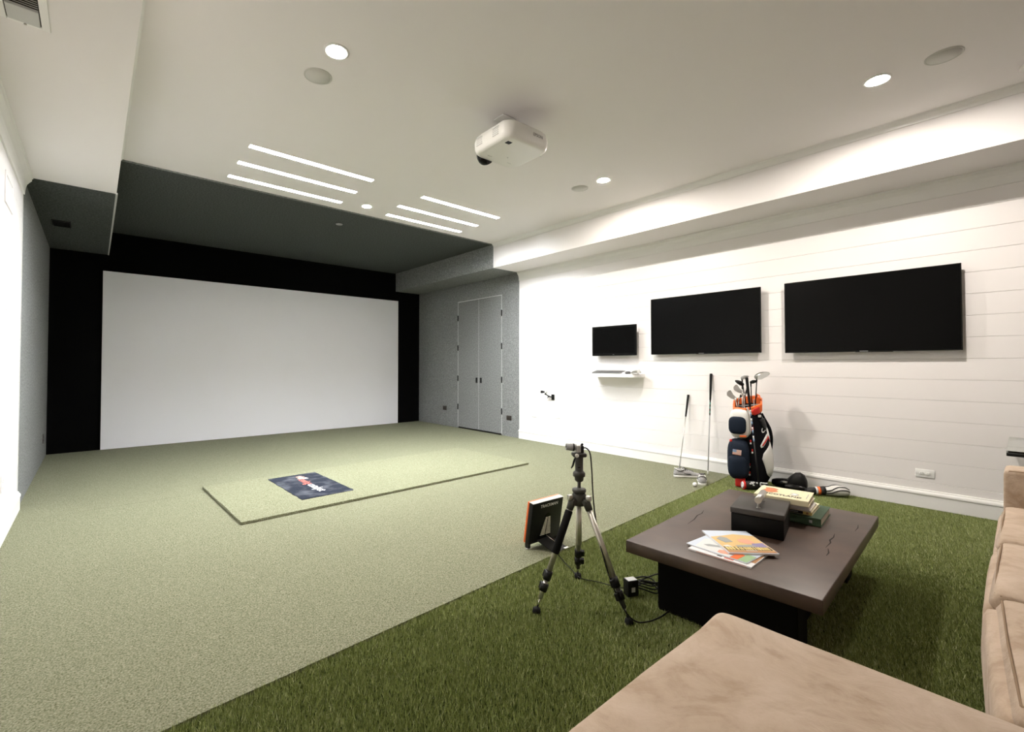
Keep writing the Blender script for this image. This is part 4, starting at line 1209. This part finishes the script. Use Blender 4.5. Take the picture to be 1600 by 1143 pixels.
# ---------------------------------------------------------------- clubs in the bag
def bw(u_, v_, z): return BO + R3 * u_ + F3 * v_ + Vector((0, 0, z))
def club(lab, base, top, kind, hd_dir, shaft_m=None, size=1.0, grp='golf clubs in the bag'):
    """base, top in bag frame (u, v, z); the head sits at the top, hd_dir = (u, z) direction of its toe"""
    b, q = bw(*base), bw(*top)
    t = thing('golf_club', lab, 'golf club', b, 0, grp)
    sh = [Vector((0, 0, 0)), q - b]
    mb().tube(sh, .0052, 8).build('shaft', shaft_m or M['steel'], t)
    ax = (q - b).normalized()
    mb().tube([q - b - ax * .035, q - b + ax * .012], [.0062, .0078], 10).build('hosel', M['steel'] if kind == 'iron' else M['blackp'], t)
    toe = (R3 * hd_dir[0] + Vector((0, 0, hd_dir[1]))).normalized()
    nrm = F3 * -1.0
    upd = nrm.cross(toe).normalized()
    if upd.z < 0: upd = -upd
    nrm = toe.cross(upd)
    HF = frame(q - b, toe, upd, nrm)
    if kind == 'iron':
        s_ = size
        pl = [(-.010, -.006), (.030, -.014), (.066, -.010), (.080, .010), (.078, .034), (.066, .044), (.030, .022), (-.006, .012)]
        hd_ = mb().prism([(x * s_, y * s_) for x, y in pl], -.006, .006, HF).build('head', M['chrome'], t)
        mb().prism([(.018 * s_, .0), (.060 * s_, -.002), (.068 * s_, .014), (.064 * s_, .028), (.034 * s_, .014)], .006, .0075, HF).build('cavity', M['ink'], hd_)
    else:
        mc, mf = (M['greyp'], M['chrome']) if kind == 'silver' else ((M['steel'], M['lgrey']) if kind == 'driver' else (M['blackg'], M['blackp']))
        s_ = size
        def shape(p):
            p = Vector(p); k = (p.x - .045 * s_) / (.055 * s_)
            p.y *= 1 - .30 * max(0, k); return p
        hd_ = mb().blob((.045 * s_, .016 * s_, 0), (.056 * s_, .027 * s_, .045 * s_), 2.3, 24, 14, HF, shape).build('head', mc, t)
        mb().prism([(.0, -.004 * s_), (.03 * s_, -.012 * s_), (.075 * s_, -.006 * s_), (.098 * s_, .014 * s_), (.07 * s_, .030 * s_), (.03 * s_, .030 * s_)], .038 * s_, .0465 * s_, HF).build('sole_plate' if kind != 'driver' else 'face', mf, hd_)
    return t
club('driver with large silver head standing highest in the golf bag', (.06, .03, .74), ((1183.5 - 1171) * K, .04, (757 - 592) * K), 'driver', (.93, .35), M['blackp'], 1.3)
club('fairway wood with silver and grey head left of the driver in the bag', (-.02, .02, .74), ((1160 - 1171) * K, .02, (757 - 592) * K), 'silver', (.95, .3), M['blackp'], .70)
club('wood with flat black head below the silver fairway wood in the bag', (-.06, .0, .74), ((1160.5 - 1171) * K, -.01, (757 - 602.5) * K), 'wood', (-.86, .50), M['steel'], .85)
club('wood with black head between the black grip and the driver', (.03, .02, .74), ((1174 - 1171) * K, .03, (757 - 598.5) * K), 'wood', (.95, .25), M['blackp'], .65)
club('iron with dark-faced head leaning furthest left over the bag rim', (-.105, -.06, .72), ((1149.5 - 1171) * K, -.06, (757 - 623) * K), 'iron', (-.94, .50), M['steel'], 1.25)
club('iron with cavity-back head second from the left over the bag rim', (-.07, -.05, .72), ((1160.5 - 1171) * K, -.05, (757 - 613) * K), 'iron', (-.92, .42), M['steel'], 1.2)
club('iron with chrome head just above the mouth of the bag', (-.05, -.04, .72), ((1163.5 - 1171) * K, -.04, (757 - 616) * K), 'iron', (.80, .60), M['steel'], .75)
club('short iron with dark head behind the cavity-back irons', (-.075, .02, .72), ((1166 - 1171) * K, -.02, (757 - 612) * K), 'iron', (.70, .70), M['blackp'], .65)
club('iron with shaft beside the rim wall and head hidden among others', (-.12, -.03, .72), ((1155 - 1171) * K, -.03, (757 - 622) * K), 'iron', (.85, .50), M['steel'], .55)
# club leaning against the outside of the bag, grip up
b, q = bw(.095, -.255, .008), bw(-.022, -.175, (757 - 589) * K)
t = thing('leaning_club', 'golf club with black grip and blue-white shaft leaning on the bag front', 'golf club', b)
V = q - b
P = lambda s_: V * s_
mb().tube([P(.0), P(.43)], [.0075, .0065], 10).build('lower_shaft', M['blackp'], t)
for k in range(12):
    mb().tube([P(.43 + k * .0255), P(.43 + (k + 1) * .0255)], .0065, 10).build('shaft_band', (M['blueprint'], M['whiteprint'], M['navy'])[k % 3], t)
mb().tube([P(.735), P(.74), P(.97), P(.995), P(1.0)], [.0085, .0105, .0135, .0145, .012], 12).build('grip', M['rubber'], t)

# clubs leaning on the wall
t = thing('wedge', 'short wedge with chrome head leaning on the plank wall, leftmost club', 'golf club', (5.315, 2.628, 0))
V = Vector((W - .012, 2.632, .880)) - Vector((5.315, 2.628, .012)); P = lambda s_: Vector((0, 0, .012)) + V * s_
mb().tube([P(.12), P(.72)], [.0046, .0068], 10).build('shaft', M['steel'], t)
mb().tube([P(.70), P(.71), P(.99), P(1.0)], [.0082, .0095, .0135, .012], 12).build('grip', M['rubber'], t)
mb().tube([P(.0), P(.13)], [.0085, .007], 10).build('hosel', M['greyp'], t)
hx = (-R2 * .93 - F2 * .25).normalized(); hz = Vector((0, 0, 1)); hn = hx.cross(hz)
tiltm = Matrix.Rotation(math.radians(-48), 4, hx)
HF = frame((0, 0, .010), hx, tiltm @ hz, tiltm @ hn)
wh = mb().prism([(-.012, -.004), (.03, -.010), (.064, -.004), (.080, .020), (.076, .045), (.060, .052), (.028, .030), (-.008, .016)], -.006, .006, HF).build('head', M['chrome'], t)
for k in range(5):
    mb().box((.018, .002 + k * .006, .0058), (.052, .003 + k * .006, .0066), 0, 1, HF).build('groove', M['greyp'], wh)
t = thing('club_shaft', 'tall club shaft with black grip leaning on the wall beside the golf bag', 'golf club', (5.355, 2.318, 0))
V = Vector((W - .012, 2.362, 1.140)) - Vector((5.355, 2.318, .004)); P = lambda s_: Vector((0, 0, .004)) + V * s_
mb().tube([P(.035), P(.60)], [.0050, .0068], 10).build('lower_shaft', M['greyp'], t)
mb().tube([P(.0), P(.036)], [.0085, .0075], 10).build('ferrule', M['bagwhite'], t)
for k in range(7):
    mb().tube([P(.58 + k * .0215), P(.58 + (k + 1) * .0215)], .0072, 10).build('shaft_band', M['teal'] if k % 2 else M['blackp'], t)
mb().tube([P(.73), P(.74), P(.985), P(1.0)], [.0088, .0105, .0150, .013], 12).build('grip', M['rubber'], t)

# ================================================================== SHOES AND BALL
def shoe(lab, loc, rz, flip=1):
    t = thing('running_shoe', lab, 'shoe', loc, rz, 'grey running shoes by the wall')
    # stations along x from heel to toe: x, half width, sole height, upper height
    stn = [(-.140, .018, .026, .070), (-.132, .030, .026, .088), (-.110, .037, .027, .094), (-.075, .039, .026, .082), (-.040, .037, .024, .080), (-.005, .038, .022, .088), (.030, .043, .020, .080),
           (.065, .047, .019, .064), (.095, .046, .019, .052), (.120, .039, .020, .044), (.138, .026, .024, .036), (.145, .012, .027, .031)]
    rs, ru = [], []
    for x, w, zs_, zu in stn:
        lift = .010 * max(0, (x - .09) / .05) ** 2
        rs.append([(x, s_ * w * k, z + lift) for (s_, k, z) in ((-1, .80, 0), (-1, 1.0, .004), (-1, 1.06, zs_ * .6), (-1, 1.0, zs_), (1, 1.0, zs_), (1, 1.06, zs_ * .6), (1, 1.0, .004), (1, .80, 0))])
        ring = []
        for k in range(17):
            a = PI * k / 16
            c_ = math.cos(a)
            ring.append((x, -w * .97 * math.copysign(abs(c_) ** .75, c_), zs_ - .003 + lift + (zu - zs_) * math.sin(a) ** .7))
        ru.append(ring)
    so = mb().loft(rs).build('sole', M['bagwhite'], t)
    mb().loft([[(x, y * .92, z - .0015 if z < .003 else min(z, .004)) for x, y, z in r] for r in rs[1:-1]]).build('outsole', M['rubber'], so)
    mb().loft(ru).build('upper', M['shoe'], t)
    mb().blob((-.085, 0, .083), (.044, .026, .013), 2.2, 20, 8).build('ankle_opening', M['shoed'], t)
    cl = []
    for k in range(25):
        a = 2 * PI * k / 24
        x = -.083 + .050 * math.cos(a)
        cl.append((x, .031 * math.sin(a), .088 + (.012 if x < -.11 else .0) * min(1, (-.11 - x) / .02) - .006 * math.sin(a) ** 2 + .004 * max(0, math.cos(a))))
    mb().tube(cl, .0048, 8, False).build('collar_band', M['bagwhite'], t)
    mb().tube([(x, y * 1.12, z - .008) for x, y, z in cl], .0026, 6, False).build('collar_trim', M['ink'], t)
    tg = mb().add([(-.045, -.020, .088), (-.045, .020, .088), (-.055, .018, .112), (-.055, -.018, .112), (-.038, -.020, .086), (-.038, .020, .086), (-.048, .018, .111), (-.048, -.018, .111)],
                  [(0, 1, 2, 3), (7, 6, 5, 4), (0, 4, 5, 1), (1, 5, 6, 2), (2, 6, 7, 3), (3, 7, 4, 0)]).build('tongue', M['shoe'], t)
    for k in range(5):
        x = -.022 + k * .020
        z = .091 - .006 * max(0, k - 1) * 1.2
        mb().tube([(x, -.026, z - .012), (x + .003, 0, z + .003), (x, .026, z - .012)], .0030, 6).build('lace', M['ink'], t)
    mb().tube([(-.020, 0, .094), (-.040, .020, .106), (-.020, .030, .100), (-.015, .004, .096)], .0030, 6).build('lace_bow', M['ink'], t)
    mb().tube([(-.020, 0, .094), (-.042, -.016, .108), (-.020, -.032, .098), (-.012, -.004, .096)], .0030, 6).build('lace_bow', M['ink'], t)
    for sgn in (-1, 1):
        # curved tick mark on each flank
        sw = [(-.060, .058), (-.035, .045), (-.005, .037), (.012, .036), (.030, .040), (.020, .046), (.0, .045), (-.02, .047), (-.04, .053)]
        vv = []
        for x, z in sw:
            w = .0392 if x < 0 else .0392 + .09 * x
            yy = sgn * w * (1.0 - ((z - .03) / .09) ** 2 * .6)
            vv += [(x, yy + sgn * .0005, z), (x, yy + sgn * .0028, z)]
        n_ = len(sw)
        ff = [[2 * k + 1 for k in range(n_)], [2 * k for k in range(n_)][::-1]] + [(2 * k, 2 * ((k + 1) % n_), 2 * ((k + 1) % n_) + 1, 2 * k + 1) for k in range(n_)]
        mb().add(vv, ff).build('side_mark', M['ink'], t)
    return t
shoe('grey running shoe seen from the side beside the wedge', (5.070, 2.420, 0), math.atan2(-.66, .75))
shoe('grey running shoe turned heel-on next to the golf ball', (4.955, 2.205, 0), math.atan2(.42, .90))
t = thing('golf_ball', 'white golf ball on the carpet in front of the running shoes', 'ball', (4.735, 2.178, 0))
bl_ = bmesh.new()
bmesh.ops.create_icosphere(bl_, subdivisions=4, radius=.0225)
me = bpy.data.meshes.new('shell'); 
for q in bl_.verts:
    d = q.co.normalized(); dim = math.sin(d.x * 34) * math.sin(d.y * 34) * math.sin(d.z * 34)
    q.co = d * (.0225 - .0004 * max(0, dim)) + Vector((0, 0, .0225))
for f_ in bl_.faces: f_.smooth = True
bl_.to_mesh(me); bl_.free()
link('shell', me, M['whiteprint'], t)

# ================================================================== HEAD COVERS
def sock(name, m, pts, rad, T=None, flat=.75, parent=None):
    return mb().tube(smooth_path(pts, 5), [rad[min(len(rad) - 1, int(i / 5))] + (rad[min(len(rad) - 1, int(i / 5) + 1)] - rad[min(len(rad) - 1, int(i / 5))]) * (i % 5) / 5 for i in range((len(pts) - 1) * 5 + 1)], 18, flat=flat).build(name, m, parent)
# patterned cover at the bag's foot
o0 = Vector((5.045, 1.762, 0))
t = thing('headcover', 'black and white patterned headcover lying against the bag base', 'headcover', o0, 0, 'headcovers on the floor')
dirp = (R2 * .97 - F2 * .22)
pth = [Vector((0, 0, .045)) + dirp * s_ for s_ in (-.085, -.06, 0, .06, .12, .15)]
bs_ = sock('knit_body', M['ink'], pth, [.020, .042, .044, .038, .034, .018], parent=t)
rnd = random.Random(3)
for k in range(26):
    s_ = -.05 + .17 * rnd.random(); a = rnd.uniform(.2, 2.6)
    c = Vector((0, 0, .045)) + dirp * s_ - F2 * (.034 * math.cos(a - .6)) + Vector((0, 0, .034 * math.sin(a)))
    mb().blob(c, (.010, .010, .006), 2.4, 10, 6).build('white_patch', M['whiteprint'], bs_)
mb().tube([Vector((0, 0, .045)) + dirp * -.078, Vector((0, 0, .045)) + dirp * -.060], .0425, 18).build('red_band', M['red'], bs_)
mb().tube([Vector((0, 0, .045)) + dirp * -.088, Vector((0, 0, .045)) + dirp * -.078], [.030, .036], 18).build('white_band', M['whiteprint'], bs_)
# black glossy cover with peaked hood
o1 = Vector((5.37, 1.55, 0))
t = thing('headcover', 'glossy black headcover with a tall rounded hood by the baseboard', 'headcover', o1, 0, 'headcovers on the floor')
dq = Vector((.10, -.99, 0)).normalized()
sock('neck', M['blackg'], [Vector((0, 0, .05)) + dq * s_ for s_ in (-.13, -.09, -.04, .02, .08)], [.025, .042, .050, .052, .05], parent=t)
hood = mb()
rings = []
for k, (s_, zc, rw, rh) in enumerate(((.0, .055, .035, .045), (.03, .070, .050, .066), (.07, .088, .056, .086), (.11, .092, .056, .090), (.145, .082, .050, .078), (.165, .060, .036, .050))):
    c = dq * s_ + Vector((0, 0, zc))
    sd = Vector((dq.y, -dq.x, 0))
    rings.append([c + sd * (rw * math.cos(2 * PI * j / 20)) + Vector((0, 0, rh * math.sin(2 * PI * j / 20))) for j in range(20)])
hood.loft(rings).build('hood', M['blackp'], t)
sock('skirt', M['blackg'], [Vector((-.07, 0, .035)) + dq * s_ for s_ in (.0, .06, .12, .165)], [.030, .036, .034, .022], parent=t)
mb().box((-.075, -.02, .07), (-.045, .02, .085), .004, 1).build('silver_tag', M['steel'], t)
# white, red and black driver cover
o2 = Vector((5.36, 1.235, 0))
t = thing('headcover', 'white driver headcover with red band and black trim beside the baseboard', 'headcover', o2, 0, 'headcovers on the floor')
dw = Vector((.60, -.80, 0)).normalized(); sd = Vector((dw.y, -dw.x, 0))
def sec(s_, zc, rw, rh, n_=22): 
    c = dw * s_ + Vector((0, 0, zc)); return [c + sd * (rw * math.cos(2 * PI * j / n_)) + Vector((0, 0, rh * math.sin(2 * PI * j / n_))) for j in range(n_)]
bd2 = mb().loft([sec(-.04, .045, .038, .036), sec(.0, .048, .042, .040), sec(.05, .052, .056, .046), (sec(.10, .054, .064, .050)), sec(.15, .052, .058, .046), sec(.185, .046, .036, .032), sec(.195, .042, .012, .012)]).build('head_shell', M['bagwhite'], t)
mb().loft([sec(-.16, .035, .030, .028), sec(-.12, .040, .036, .034), sec(-.055, .044, .037, .036)]).build('black_sleeve', M['ink'], t)
mb().loft([sec(-.088, .043, .0385, .0365), sec(-.072, .044, .039, .037)]).build('white_band', M['whiteprint'], t)
mb().loft([sec(-.070, .044, .0395, .0375), sec(-.048, .0455, .040, .0385)]).build('red_band', M['orange'], t)
mb().loft([sec(-.046, .0455, .040, .0385), sec(-.008, .0485, .0435, .0415)]).build('black_band', M['ink'], t)
def seam(ang):
    return [dw * s_ + Vector((0, 0, zc)) + sd * (rw * math.cos(ang + wob) * 1.015) + Vector((0, 0, rh * math.sin(ang + wob) * 1.015)) for s_, zc, rw, rh, wob in
            ((-.01, .048, .042, .040, 0), (.03, .050, .050, .043, .15), (.06, .0525, .058, .047, .5), (.10, .054, .064, .050, .75), (.15, .052, .058, .046, .8), (.185, .046, .036, .032, .7))]
for ang in (.2, 1.3, 2.5, -.4, 3.4):
    mb().tube(smooth_path(seam(ang), 4), .0045, 6).build('black_seam', M['ink'], bd2)
